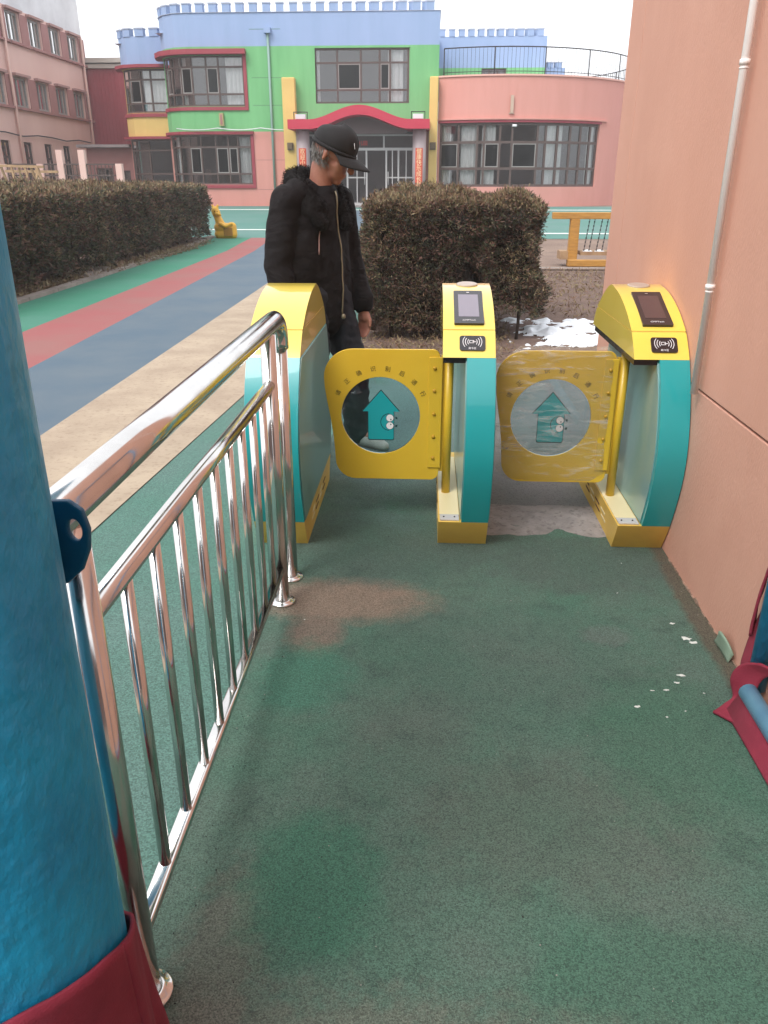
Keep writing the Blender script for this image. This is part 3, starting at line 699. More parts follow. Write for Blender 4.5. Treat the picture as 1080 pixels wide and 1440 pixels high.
# ================================================================== foliage
def leaf_cloud(name, pts, nrm, size, width, mats, parent, per=4, spread=.9, up=.35):
    """many small leaf blades: a tuft of blades at every point, bending out along the normal"""
    N = len(pts); K = N*per
    P = np.repeat(pts, per, 0)+rng.normal(0, size*.28, (K, 3)); D = np.repeat(nrm, per, 0)+rng.normal(0, spread, (K, 3)); D[:, 2] += up
    D /= np.linalg.norm(D, axis=1)[:, None]+1e-9
    S = np.cross(D, rng.normal(0, 1, (K, 3))); S /= np.linalg.norm(S, axis=1)[:, None]+1e-9
    L = size*rng.uniform(.55, 1.25, (K, 1)); Wd = width*rng.uniform(.7, 1.3, (K, 1))
    tip = P+D*L; mid = P+D*L*.5
    V = np.stack([P, mid+S*Wd, tip, mid-S*Wd], 1).reshape(-1, 3)
    me = bpy.data.meshes.new(name); me.vertices.add(4*K); me.loops.add(4*K); me.polygons.add(K)
    me.vertices.foreach_set('co', V.ravel().astype(np.float32)); me.loops.foreach_set('vertex_index', np.arange(4*K, dtype=np.int32))
    me.polygons.foreach_set('loop_start', np.arange(0, 4*K, 4, dtype=np.int32)); me.polygons.foreach_set('loop_total', np.full(K, 4, dtype=np.int32))
    for m in mats: me.materials.append(m)
    mi = np.repeat(rng.choice(len(mats), N, p=None), per); me.polygons.foreach_set('material_index', mi.astype(np.int32))
    me.update(calc_edges=True); o = bpy.data.objects.new(name, me); COL.objects.link(o)
    if parent: o.parent = parent
    o['kind'] = 'stuff'
    return o
m_lf = [M('juniper_green', (.064, .070, .031), .75, col2=(.095, .090, .042), vs=2.5), M('juniper_olive', (.105, .094, .044), .75, col2=(.066, .070, .034), vs=2.0),
        M('juniper_brown', (.15, .078, .054), .8, col2=(.095, .056, .039), vs=2.5), M('juniper_rust_dark', (.13, .058, .045), .8), M('juniper_dark', (.030, .032, .019), .75)]
m_dry = [M('juniper_tan', (.23, .155, .075), .8, col2=(.15, .115, .06), vs=4), M('juniper_rust', (.20, .115, .07), .8), M('juniper_straw', (.26, .20, .11), .8)]
m_core = M('light_block_brown', (.035, .024, .019), .95, col2=(.035, .026, .02), vs=9, bump=.8, bs=30, bdist=.05)
def hedge(name, label, boxes, dens, size, width, group=None, trunks=(), dry=.25, dome=0, leafm=None):
    """boxes: (x0,x1,y0,y1,z0,z1) clipped volumes making one hedge"""
    bx0 = boxes[0]; root = thing(name, label, 'hedge', (0, 0, 0), 0, group)
    P = []; Nn = []; top = []
    core = MB()
    for (x0, x1, y0, y1, z0, z1) in boxes:
        faces = [((x0, y0, z0), (x1-x0, 0, 0), (0, 0, z1-z0), (0, -1, 0)), ((x0, y1, z0), (x1-x0, 0, 0), (0, 0, z1-z0), (0, 1, 0)),
                 ((x0, y0, z0), (0, y1-y0, 0), (0, 0, z1-z0), (-1, 0, 0)), ((x1, y0, z0), (0, y1-y0, 0), (0, 0, z1-z0), (1, 0, 0)),
                 ((x0, y0, z1), (x1-x0, 0, 0), (0, y1-y0, 0), (0, 0, 1))]
        for (o_, a, b_, nn) in faces:
            o_ = np.array(o_); a = np.array(a); b_ = np.array(b_); nn = np.array(nn, float)
            ar = np.linalg.norm(a)*np.linalg.norm(b_); k = int(ar*dens*(1.0 if nn[1] < .5 else .3))
            if k == 0: continue
            u = rng.random((k, 1)); v = rng.random((k, 1)); p = o_+a*u+b_*v
            # clumpy surface: bulges, hollows and a frayed lower edge
            dis = np.array([.07*mnoise.noise(Vector(q)*2.3)+.085*mnoise.noise(Vector(q)*5.6)+.05*mnoise.noise(Vector(q)*11) for q in p])
            if dome and nn[2] > .5: dis += dome*np.clip(np.sin(math.pi*u[:, 0])**.5, 0, 1)*np.clip(np.sin(math.pi*np.clip(v[:, 0]*.9+.1, 0, 1)), 0, 1)
            keep = np.ones(k, bool)
            if nn[2] < .5:
                h = (p[:, 2]-z0)/(z1-z0)
                low = np.array([mnoise.noise(Vector((q[0]*2.3, q[1]*2.3, 3.)))*.16+.10 for q in p])
                keep = h > low*.5
                dis -= .10*np.clip(.35-h, 0, 1)
                dis -= .12*np.array([max(0, mnoise.noise(Vector((q[0]*2.7+q[1]*1.3, 1.1, q[2]*1.6)))-.12) for q in p])*2
                keep &= np.array([mnoise.noise(Vector(q)*3.1+Vector((7, 0, 0))) for q in p]) > -.42
            p = p+nn*(dis[:, None]-np.abs(rng.normal(0, .045, (k, 1))))
            P.append(p[keep]); Nn.append(np.repeat(nn[None], keep.sum(), 0)); top.append(np.full(keep.sum(), nn[2] > .5))
        # dark core in place of inner twigs, added so no light shows through
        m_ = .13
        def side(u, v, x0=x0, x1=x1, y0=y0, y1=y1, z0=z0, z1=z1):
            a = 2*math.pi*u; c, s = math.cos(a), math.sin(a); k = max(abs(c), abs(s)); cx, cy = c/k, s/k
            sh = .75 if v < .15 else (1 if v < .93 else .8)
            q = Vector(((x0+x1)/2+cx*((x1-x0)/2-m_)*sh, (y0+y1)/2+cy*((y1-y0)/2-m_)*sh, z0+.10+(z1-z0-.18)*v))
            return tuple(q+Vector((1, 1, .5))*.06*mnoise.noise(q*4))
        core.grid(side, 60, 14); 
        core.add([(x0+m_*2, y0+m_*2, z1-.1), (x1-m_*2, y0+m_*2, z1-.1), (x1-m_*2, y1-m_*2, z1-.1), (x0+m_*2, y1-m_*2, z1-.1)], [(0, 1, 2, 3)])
    obj('light_block_core', core, m_core, root, kind='stuff')
    P = np.concatenate(P); Nn = np.concatenate(Nn); top = np.concatenate(top)
    sel = np.array([mnoise.noise(Vector(q)*1.7+Vector((3, 3, 3))) for q in P])+rng.normal(0, .25, len(P)) > (.42-dry)
    dryk = (top & (rng.random(len(P)) < .72)) | (~top & sel & (rng.random(len(P)) < .35))
    leaf_cloud('foliage', P[~dryk], Nn[~dryk], size, width, leafm or m_lf, root)
    leaf_cloud('dry_foliage', P[dryk], Nn[dryk], size*.9, width, m_dry, root)
    for (x, y, h, r) in trunks:
        b = MB(); b.tube([(x, y, -.02), (x+random.uniform(-.02, .02), y, h*.4), (x+random.uniform(-.04, .04), y+random.uniform(-.03, .03), h)], [r, r*.85, r*.6], 9); obj('stem', b, m_bark, root)
    return root
hedge('hedge', 'boxy clipped brown green hedge behind the middle turnstile', [(-.60, .58, 7.55, 10.2, .05, 1.22), (.46, 1.05, 7.60, 9.3, .20, 1.20)], 3600, .046, .0048,
      'clipped hedges of the yard', trunks=[(-.35, 7.75, .6, .022), (-.05, 7.8, .6, .025), (.30, 7.75, .6, .02), (.86, 7.70, .75, .016), (.62, 7.8, .6, .018), (.95, 8.4, .5, .018), (-.4, 8.8, .5, .02), (.1, 9, .5, .02)], dome=.09, dry=.36, leafm=[m_lf[1], m_lf[2], m_lf[3], m_lf[2], m_lf[4], m_lf[0]])
hedge('hedge', 'long clipped hedge running along the green stripe', [(-6.45, -5.22, 8.2, 13.4, .10, 1.22), (-6.6, -5.45, 13.3, 20.6, .14, 1.28)], 1050, .075, .0095,
      'clipped hedges of the yard', trunks=[(-5.5-.02*i, 8.5+i*.75, .5, .022) for i in range(16)], dry=.30, dome=.05)
hedge('hedge', 'further clipped hedge seen over the long hedge', [(-9.0, -7.9, 12.0, 20.5, .12, 1.34)], 300, .10, .016, 'clipped hedges of the yard', dry=.35)
# snow lying in the bed to the right of the hedge
b = MB(); NX, NY = 130, 100; vs = []; ok = {}
for j in range(NY+1):
    for i in range(NX+1):
        x = .78+2.2*i/NX; y = 7.15+1.75*j/NY
        e_ = min((i/NX)*6, 1, (1-j/NY)*5, (j/NY)*5)
        h = .055*(e_+.9*mnoise.noise((x*2.4, y*2.2, 0))+1.0*mnoise.noise((x*6, y*8, 2))+.5*mnoise.noise((x*15, y*18, 5))-.55)
        vs.append((x, y, h)); ok[(i, j)] = h > -.004
fs = [(j*(NX+1)+i, j*(NX+1)+i+1, (j+1)*(NX+1)+i+1, (j+1)*(NX+1)+i) for j in range(NY) for i in range(NX) if ok[(i, j)] and ok[(i+1, j)] and ok[(i, j+1)] and ok[(i+1, j+1)]]
b.add(vs, fs, 0, True); tag(obj('snow', b, m_snow), 'thin melting snow lying on the soil right of the hedge', kind='stuff')
# straw and litter on the beds
def litter(name, n, xr, yr, size, m, label, z=.012):
    P = np.stack([rng.uniform(*xr, n), rng.uniform(*yr, n), np.full(n, z)], 1); Nn = np.tile([0, 0, .15], (n, 1))
    o = leaf_cloud(name, P, Nn, size, size*.09, m, None, 2, 1.0, .15); tag(o, label, kind='stuff')
litter('dry_grass', 1500, (-.6, .8), (6.65, 9), .06, m_dry, 'dry straw and clippings under the cut hedge')
litter('dry_grass', 4200, (-.6, 4), (9.0, 14.1), .07, m_dry, 'dry straw scattered on the soil bed behind the snow')
litter('dry_grass', 2600, (-5.6, -5.2), (9.5, 20), .09, m_dry, 'dry clippings along the foot of the long hedge', .04)

# ================================================================== school buildings
class Path:
    def __init__(s, pts):
        s.p = [Vector((a, b)) for a, b in pts]; s.s = [0]
        for a, b in zip(s.p, s.p[1:]): s.s.append(s.s[-1]+(b-a).length)
        s.L = s.s[-1]
    def seg(s, t):
        for i in range(len(s.p)-1):
            if t <= s.s[i+1]+1e-6: return i
        return len(s.p)-2
    def at(s, t, out=0., z=0.):
        i = s.seg(t); a, b = s.p[i], s.p[i+1]; d = (b-a)/(s.s[i+1]-s.s[i]); q = a+d*(t-s.s[i])
        # smooth normal: blend to neighbours at the joints
        def nrm(k):
            d_ = (s.p[k+1]-s.p[k]).normalized(); return Vector((d_.y, -d_.x))
        f = (t-s.s[i])/(s.s[i+1]-s.s[i]); n = nrm(i)
        n0 = (nrm(i-1)+n) if i > 0 else n*2; n1 = (nrm(i+1)+n) if i < len(s.p)-2 else n*2
        n = (n0*(1-f)+n1*f).normalized()
        return (q.x+n.x*out, q.y+n.y*out, z)
    def s_of_x(s, x):
        for i in range(len(s.p)-1):
            a, b = s.p[i], s.p[i+1]
            if min(a.x, b.x) <= x <= max(a.x, b.x) and abs(a.x-b.x) > 1e-6: return s.s[i]+(s.s[i+1]-s.s[i])*(x-a.x)/(b.x-a.x)
        return 0 if x < min(p.x for p in s.p) else s.L
    def breaks(s, a, b): return [a]+[t for t in s.s if a+1e-4 < t < b-1e-4]+[b]
def merge(*ls):
    r = sorted(set(round(x, 5) for l in ls for x in l)); return r
def facade(path, s0, s1, bands, openings, parent, reveal=.16):
    """bands: (z0, z1, material); openings: (s0, s1, z0, z1)"""
    for (z0, z1, m) in bands:
        sb = merge(path.breaks(s0, s1), [o[0] for o in openings], [o[1] for o in openings]); zb = merge([z0, z1], [z for o in openings for z in o[2:] if z0 < z < z1])
        b = MB()
        for i in range(len(sb)-1):
            for j in range(len(zb)-1):
                sm, zm = (sb[i]+sb[i+1])/2, (zb[j]+zb[j+1])/2
                if any(o[0] < sm < o[1] and o[2] < zm < o[3] for o in openings): continue
                b.add([path.at(sb[i], 0, zb[j]), path.at(sb[i+1], 0, zb[j]), path.at(sb[i+1], 0, zb[j+1]), path.at(sb[i], 0, zb[j+1])], [(0, 1, 2, 3)])
        for o in openings:
            za, zb_ = max(o[2], z0), min(o[3], z1)
            if za >= zb_: continue
            for t in (o[0], o[1]):
                q = [path.at(t, 0, za), path.at(t, -reveal, za), path.at(t, -reveal, zb_), path.at(t, 0, zb_)]
                b.add(q, [(0, 1, 2, 3)])
            for z in (o[2], o[3]):
                if z0-1e-6 <= z <= z1+1e-6:
                    bk = path.breaks(o[0], o[1])
                    for a, c in zip(bk, bk[1:]): b.add([path.at(a, 0, z), path.at(c, 0, z), path.at(c, -reveal, z), path.at(a, -reveal, z)], [(0, 1, 2, 3)])
        obj('wall', b, m, parent)
def rib(path, s0, s1, z0, z1, o0, o1, mb):
    """a bar following the facade from depth o0 to o1"""
    bk = path.breaks(s0, s1)
    vs = []
    for t in bk: vs += [path.at(t, o0, z0), path.at(t, o1, z0), path.at(t, o1, z1), path.at(t, o0, z1)]
    fs = []
    for i in range(len(bk)-1):
        for k in range(4): fs.append((4*i+k, 4*i+(k+1) % 4, 4*i+4+(k+1) % 4, 4*i+4+k))
    fs += [(0, 3, 2, 1), tuple(len(vs)-4+k for k in range(4))]
    mb.add(vs, fs)
def window(path, s0, s1, z0, z1, cols, rows, parent, dark=(), curtains=(), fw=.06, m_fr=None, inset=.10, room=True, roomd=2.2, sash=True):
    m_fr = m_fr or m_frame
    w = empty('window', (0, 0, 0), 0, parent); b = MB(); o0, o1 = -inset-.05, -inset+.02
    cs = [s0]+[s0+(s1-s0)*c for c in cols]+[s1]; rs = [z0]+[z0+(z1-z0)*r for r in rows]+[z1]
    for k, z in enumerate(rs):
        h = fw*.6; zz0 = z if k == 0 else (z-2*h if k == len(rs)-1 else z-h)
        rib(path, s0, s1, zz0, zz0+2*h*.95, o0, o1, b)
    for k, t in enumerate(cs):
        a = t if k == 0 else (t-fw if k == len(cs)-1 else t-fw/2)
        rib(path, max(a, s0), min(a+fw, s1), z0+.001, z1-.001, o0-.004, o1+.006, b)
    obj('window_frame', b, m_fr, w)
    for i in range(len(cs)-1):
        for j in range(len(rs)-1):
            pb = MB(); rib(path, cs[i]+fw*.45, cs[i+1]-fw*.45, rs[j]+fw*.5, rs[j+1]-fw*.5, -inset-.022, -inset-.012, pb)
            obj('pane', pb, m_pane_d if (i, j) in dark else m_pane, w)
            if (i, j) in dark and sash:
                sb = MB(); f2 = .035
                a0, a1, c0, c1 = cs[i]+fw*.5, cs[i+1]-fw*.5, rs[j]+fw*.6, rs[j+1]-fw*.6
                for q in ((a0, a0+f2, c0, c1), (a1-f2, a1, c0, c1)): rib(path, *q, -inset-.010, -inset+.012, sb)
                for q in ((a0+f2, a1-f2, c0, c0+f2), (a0+f2, a1-f2, c1-f2, c1)): rib(path, *q, -inset-.010, -inset+.012, sb)
                obj('sash', sb, m_frame_l, w)
    for cu in curtains:
        a, c = s0+(s1-s0)*cu[0], s0+(s1-s0)*cu[1]; mcu = cu[2] if len(cu) > 2 else m_curtain
        cb = MB(); nn = max(10, int((c-a)*26))
        def cf(u, v, a=a, c=c):
            t = a+(c-a)*u; ph = t*34+2*mnoise.noise((t*1.5, 0, 0)); q = path.at(t, -inset-.16+.035*math.sin(ph)+.02*mnoise.noise((t*6, v*2, 1)), z0+.03+(z1-z0-.05)*v)
            return q
        cb.grid(cf, nn, 3); obj('curtain', cb, mcu, w)
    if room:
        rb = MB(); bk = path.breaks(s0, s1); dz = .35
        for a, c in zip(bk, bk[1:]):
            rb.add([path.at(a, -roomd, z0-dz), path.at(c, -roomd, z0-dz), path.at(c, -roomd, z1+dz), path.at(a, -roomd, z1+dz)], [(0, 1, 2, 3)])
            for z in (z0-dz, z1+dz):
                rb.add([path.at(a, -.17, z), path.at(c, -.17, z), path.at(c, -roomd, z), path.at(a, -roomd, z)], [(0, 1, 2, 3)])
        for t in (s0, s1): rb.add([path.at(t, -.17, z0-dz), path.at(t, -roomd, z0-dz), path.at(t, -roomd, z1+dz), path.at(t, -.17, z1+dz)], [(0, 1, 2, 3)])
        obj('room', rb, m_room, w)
    return w
def merlons(path, s0, s1, n, z, h, fill, m, parent, mcap, d=.25):
    st = (s1-s0)/n
    for k in range(n):
        a = s0+st*k; b = MB(); rib(path, a, a+st*fill, z, z+h, -d, .03, b); b2 = b
        obj('merlon', b, m, parent)
        b = MB(); rib(path, a-.02, a+st*fill+.02, z+h+.001, z+h+.05, -d-.02, .05, b); obj('merlon_cap', b, mcap, parent)
m_cope = M('parapet_coping', (.42, .46, .56), .85)

# ---- main block
MBK = thing('school_building', 'bright blue and green castle style school block with red arched porch', 'building', (-5, 36, .45))
MBK.location = (0, 0, 0)
pm = Path([(-11.35, 44), (-11.35, 37.6), (-11.22, 37.0), (-10.9, 36.5), (-10.4, 36.14), (-9.8, 36.0), (-8, 36), (.285, 36), (.285, 44)])
sx = pm.s_of_x; sA = pm.s[1]+.02
SW0, SW1 = sA, sx(-7.62)
GW = (sx(-4.70), sx(-.86), 4.36, 6.34)
DO = (sx(-5.2), sx(-.42), .50, 3.30)
U1 = (SW0, SW1, 4.28, 6.12); L1 = (sx(-10.9) if False else sA+.25, sx(-7.48), 1.30, 3.22)
facade(pm, 0, pm.L, [(-.5, 3.335, m_bpink), (3.335, 6.42, m_bgreen), (6.42, 7.58, m_bblue)], [U1, L1, GW, DO], MBK)
def S(px_frac): return px_frac
window(pm, *U1, [.10, .18, .30, .42, .53, .66, .77], [.245, .78], MBK, dark={(2, 1), (4, 1), (6, 1)}, curtains=[(.04, .10), (.20, .27), (.36, .45), (.83, .98)])
window(pm, *L1, [.12, .28, .40, .52, .66, .78, .87], [.22, .76], MBK, dark={(3, 1), (5, 1), (6, 1)}, curtains=[(.06, .13), (.17, .24), (.88, .98)])
window(pm, *GW, [.24, .49, .69, .80], [.25, .74], MBK, dark={(1, 1), (3, 1)}, curtains=[(.80, .97), (.02, .06)])
merlons(pm, pm.s[1]+.15, sx(.27), 23, 7.58, .30, .56, m_bblue, MBK, m_cope)
b = MB(); rib(pm, .1, pm.L, 7.585, 7.60, -.3, .04, b); obj('parapet_coping', b, m_cope, MBK)
b = MB(); b.add([(-11.3, 36.6, 7.0), (.28, 36.3, 7.0), (.28, 46, 7.0), (-11.3, 46, 7.0)], [(0, 1, 2, 3)]); obj('roof', b, m_lgrey, MBK)
# eaves and sills of the rounded corner windows
for (s0, s1, z0, z1, o1, mm, nm) in [(sA-.25, SW1+.14, 6.13, 6.31, .30, m_bmar, 'window_eave'), (SW1, SW1+.13, 4.20, 6.128, .05, m_bmar, 'window_surround'), (sA, SW1+.13, 4.13, 4.262, .06, m_bmar, 'window_sill'),
                                   (sA, L1[1]+.13, 3.235, 3.345, .14, m_bmar, 'window_eave'), (L1[1], L1[1]+.12, 1.22, 3.232, .05, m_bmar, 'window_surround'), (sA+.2, L1[1]+.12, 1.16, 1.285, .06, m_bmar, 'window_sill')]:
    b = MB(); rib(pm, s0, s1, z0, z1, -.05, o1, b); obj(nm, b, mm, MBK)
# fine joints across the render
for z in (4.30, 5.30, 2.25, 1.1, 7.0):
    b = MB(); rib(pm, sx(-7.3), sx(.2) if z > 4.35 and z < 4.4 else sx(-6.05), z, z+.018, -.005, .0025, b); obj('render_joint', b, M('joint_line', (.10, .20, .12), .9) if z > 3.4 else m_lred, MBK)
# yellow pilasters
for x0, x1 in ((-6.03, -5.50), (-.07, .275)):
    b = MB(); b.box(x0, x1, 35.62, 35.998, -.3, 5.28); obj('pilaster', b, m_byel, MBK, bevel=.04)
    b = MB(); xm = (x0+x1)/2; b.box(xm-.12, xm+.12, 35.52, 35.618, 2.62, 2.90); b.box(xm-.09, xm+.09, 35.49, 35.52, 2.66, 2.86); lampm = M('bronze_lamp', (.13, .085, .04), .5); obj('wall_lamp', b, lampm, MBK, bevel=.01)
# red arched canopy
def arch_z(x):
    c = -2.80; d = abs(x-c)
    if d > 1.95: return 0
    return .50*(math.cos(math.pi*d/1.95)*.5+.5)**.9
xs = [-5.62+5.58*i/56 for i in range(57)]
def canopy(zlo, zhi, y0, y1):
    b = MB(); vs = []
    for x in xs:
        a = arch_z(x); vs += [(x, y0, zlo+a), (x, y1, zlo+a), (x, y1, zhi+a), (x, y0, zhi+a)]
    fs = [(4*i+k, 4*i+4+k, 4*i+4+(k+1) % 4, 4*i+(k+1) % 4) for i in range(56) for k in range(4)]+[(0, 1, 2, 3), (227, 226, 225, 224)]
    b.add(vs, fs); return b
obj('porch_canopy', canopy(3.33, 3.67, 34.2, 35.99), m_bred, MBK)
b = MB()
tv = []
for x in xs:
    if -4.75 <= x <= -.85: tv += [(x, 35.3, 3.20), (x, 35.3, 3.34+arch_z(x))]
b.add(tv, [(2*i, 2*i+2, 2*i+3, 2*i+1) for i in range(len(tv)//2-1)]); solidify(obj('porch_tympanum', b, M('tympanum', (.16, .11, .115), .7), MBK), .08)
# round columns with banners
m_col = M('porch_column_paint', (.36, .29, .30), .5); m_ban = M('banner_print', (.62, .07, .03), .7); m_bant = M('banner_lettering', (.90, .66, .40), .7)
for cx, txt in ((-5.12, '欢迎小朋友们'), (-.44, '健康快乐成长每一天')):
    cobj = obj('porch_column', MB().lathe([(.27, .4), (.27, 3.33)], 24, c=(cx, 34.8, 0)), m_col, MBK)
    b = MB(); b.grid(lambda u, v: (cx+.279*math.sin((u-.5)*1.1), 34.8-.279*math.cos((u-.5)*1.1), .8+1.85*v), 8, 2); obj('banner', b, m_ban, cobj)
    for k, ch in enumerate(txt):
        me = text_mesh(ch, .22, .002); me.transform(frame_matrix((cx, 34.8-.285, 2.52-k*.205), (1, 0, 0), (0, -1, 0))); obj('lettering', me, m_bant, cobj)
# doors of the porch
dr = empty('entrance', (0, 0, 0), 0, MBK)
DX0, DX1 = -5.15, -.66
b = MB()
for x in (DX0, -4.2, -3.42, -2.62, -1.80, -1.30, DX1): b.box(x-.035, x+.035, 35.55, 35.62, .55, 2.62)
b.box(DX0, DX1, 35.545, 35.625, 2.60, 2.70); b.box(DX0, DX1, 35.55, 35.62, 3.14, 3.2); b.box(DX0, DX1, 35.55, 35.62, .50, .60)
for x in (DX0, -1.90, -3.4, DX1): b.box(x-.03, x+.03, 35.551, 35.619, 2.70, 3.14)
for x in (-3.02, -1.55, -.98): b.box(x-.02, x+.02, 35.553, 35.617, .6, 2.6)
for x0, x1 in ((-3.38, -2.66), (-1.76, -.70)): b.box(x0, x1, 35.552, 35.618, 1.55, 1.60)
obj('door_frame', b, m_alu, dr)
for x0, x1, z0, z1 in ((DX0, -4.2, .6, 2.6), (-4.2, -3.42, .6, 2.6), (-3.42, -2.62, .6, 2.6), (-2.62, -1.80, .6, 2.6), (-1.80, -1.30, .6, 2.6), (-1.30, DX1, .6, 2.6), (DX0, -3.4, 2.7, 3.14), (-3.4, -1.9, 2.7, 3.14), (-1.9, DX1, 2.7, 3.14)):
    b = MB(); b.box(x0+.04, x1-.04, 35.58, 35.59, z0+.01, z1-.01); obj('door_pane', b, m_pane, dr)
for x in (-2.70, -1.72):
    b = MB(); b.tube([(x, 35.50, 1.3), (x, 35.50, 1.8)], .02, 8); obj('door_handle', b, m_alu, dr)
me = text_mesh('幼儿园', .19, .003); me.transform(frame_matrix((-2.85, 35.52, 2.86), (1, 0, 0), (0, -1, 0))); obj('lettering', me, M('sign_red', (.65, .06, .05), .5), dr)
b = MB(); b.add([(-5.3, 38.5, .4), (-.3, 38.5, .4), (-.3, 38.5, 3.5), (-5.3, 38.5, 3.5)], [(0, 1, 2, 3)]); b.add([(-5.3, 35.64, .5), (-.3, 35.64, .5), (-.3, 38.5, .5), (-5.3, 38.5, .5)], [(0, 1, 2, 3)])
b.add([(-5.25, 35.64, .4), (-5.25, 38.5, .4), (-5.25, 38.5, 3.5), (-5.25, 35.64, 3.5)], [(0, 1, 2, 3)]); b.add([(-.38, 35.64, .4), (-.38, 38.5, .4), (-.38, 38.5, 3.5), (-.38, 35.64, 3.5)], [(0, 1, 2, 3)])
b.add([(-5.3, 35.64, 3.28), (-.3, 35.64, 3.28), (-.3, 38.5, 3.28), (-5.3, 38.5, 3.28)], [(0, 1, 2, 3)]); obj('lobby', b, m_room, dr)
b = MB(); b.box(-5.6, .0, 33.9, 35.6, .30, .50); b.box(-5.8, .2, 33.5, 33.9, .30, .42); obj('door_step', b, m_conc, MBK, bevel=.01)
for cx in (-5.12, -.50):
    b = MB()
    for q in ((-.28, .28, .24, .27), (-.28, -.25, 0, .24), (.25, .28, 0, .24)): b.box(cx+q[0], cx+q[1], 34.4, 34.44, 3.68+q[2], 3.68+q[3])
    fl = obj('floodlight', b, m_black, MBK); b = MB(); b.box(cx-.2, cx+.2, 34.35, 34.5, 3.69, 3.86); obj('lamp_glass', b, m_lgrey, fl)
# plumbing, cable, number plate
b = MB(); b.tube([(-6.55, 35.93, .4), (-6.55, 35.93, 6.9)], .05, 8); obj('downpipe', b, M('grey_green_pipe', (.22, .34, .30), .6), MBK)
b = MB(); b.box(-6.68, -6.42, 35.8, 35.99, 6.85, 7.05); obj('rain_hopper', b, m_bblue, MBK)
b = MB(); b.tube([(-10.6+.2*i, 35.80+(.25 if i < 4 else 0)*(1-i/4), 3.46-.07*math.sin(math.pi*((i % 9)/9))) for i in range(24)], .018, 6); obj('cable', b, m_lgrey, MBK)
b = MB(); b.box(-8.72, -8.55, 35.86, 35.998, 3.55, 4.02); ba = obj('junction_box', b, M('aged_brass', (.42, .34, .16), .6), MBK); b = MB(); b.box(-8.68, -8.59, 35.845, 35.859, 3.60, 3.97); obj('box_cover', b, m_lred, ba)

# ---- left bay, set back
LB = thing('school_building', 'left bay with blue battlement over a yellow band and dark windows', 'building')
pl = Path([(-13.72, 46), (-13.72, 39.3), (-13.55, 38.6), (-13.1, 38.15), (-12.5, 38.0), (-11.36, 38.0)])
UL = (pl.s[1]+.15, pl.L-.02, 4.2, 5.90); LL = (pl.s[1]+.25, pl.L-.02, 1.3, 3.15)
facade(pl, 0, pl.L, [(-.4, 3.20, m_bpink), (3.20, 5.98, m_byel), (5.98, 7.10, m_bblue)], [UL, LL], LB)
window(pl, *UL, [.18, .34, .58, .74], [.22, .76], LB, dark={(2, 1)}, curtains=[(.06, .17), (.60, .95)])
window(pl, *LL, [.18, .34, .60], [.24, .76], LB, curtains=[(.10, .20, m_curtain), (.24, .36, m_curt_green)])
for (s0, s1, z0, z1, o1, nm) in [(pl.s[1]-.1, pl.L, 5.92, 6.04, .28, 'window_eave'), (pl.s[1], pl.L, 4.04, 4.18, .06, 'window_sill'), (pl.s[1], pl.L, 3.16, 3.26, .22, 'window_eave')]:
    b = MB(); rib(pl, s0, s1, z0, z1, -.05, o1, b); obj(nm, b, m_bmar, LB)
merlons(pl, pl.s[1]+.0, pl.L, 5, 7.10, .27, .6, m_bblue, LB, m_cope)
b = MB(); b.add([(-13.7, 38.4, 6.9), (-11.3, 38.4, 6.9), (-11.3, 46, 6.9), (-13.7, 46, 6.9)], [(0, 1, 2, 3)]); obj('roof', b, m_lgrey, LB)
bk = thing('bucket', 'small teal bucket on the sill inside the left bay window', 'bucket', (-12.55, 38.35, 4.24))
b = MB().lathe([(.13, 0), (.17, .34)], 14); obj('pail', b, M('teal_plastic', (.05, .36, .38), .5), bk)

# ---- right wing, a bowed single storey with a roof terrace
RW = thing('school_wing', 'pink single storey wing with a bowed front and roof railing', 'building')
cxw, cyw, rw = 2.9, 42.0, 6.5
a0, a1 = math.asin((.29-cxw)/rw), R(100)
pw = Path([(cxw+rw*math.sin(a0+(a1-a0)*i/44), cyw-rw*math.cos(a0+(a1-a0)*i/44)) for i in range(45)])
OW = (pw.s_of_x(.36), pw.s_of_x(7.05), 1.22, 3.62)
facade(pw, 0, pw.L, [(-.4, 5.27, m_bpink)], [OW], RW)
window(pw, *OW, [.115, .225, .265, .355, .425, .575, .625, .70, .785, .86, .935], [.29, .70], RW, dark={(0, 1), (3, 1), (5, 1)}, fw=.085, curtains=[(.0, .06), (.12, .22), (.25, .33), (.63, .70), (.705, .745), (.94, .99)], roomd=3)
b = MB(); rib(pw, OW[0]-.05, OW[1]+.06, 3.62, 3.70, -.05, .05, b); obj('window_head', b, m_bmar, RW)
b = MB(); rib(pw, 0, OW[1]+.4, 3.72, 3.78, -.02, .09, b); obj('string_course', b, m_bpink, RW)
b = MB(); rib(pw, 0, pw.L, 5.27, 5.33, -.25, .05, b); obj('parapet_coping', b, M('pale_pink_coping', (.74, .42, .36), .85), RW)
b = MB(); nn = 40; b.add([(cxw, cyw, 5.1)]+[(cxw+6.4*math.sin(a0+(R(180)-a0)*i/nn), cyw-6.4*math.cos(a0+(R(180)-a0)*i/nn), 5.1) for i in range(nn+1)], [(0, i+1, i+2) for i in range(nn)]); obj('roof', b, m_lgrey, RW)
b = MB(); q = pw.at(pw.s_of_x(3.22), 0, 0); b.box(q[0]-.06, q[0]+.06, q[1]-.10, q[1]+.02, 3.95, 4.58); b.box(q[0]-.10, q[0]+.10, q[1]-.08, q[1]+.02, 3.92, 3.96); obj('junction_box', b, M('aged_cream', (.50, .36, .28), .7), RW)
b = MB(); q = pw.at(pw.s_of_x(3.28), 0, 0); b.tube([(q[0], q[1]-.02, 3.50), (q[0]+.18, q[1]-.02, 3.50)], .05, 10); obj('lamp_glass', b, m_print, RW)
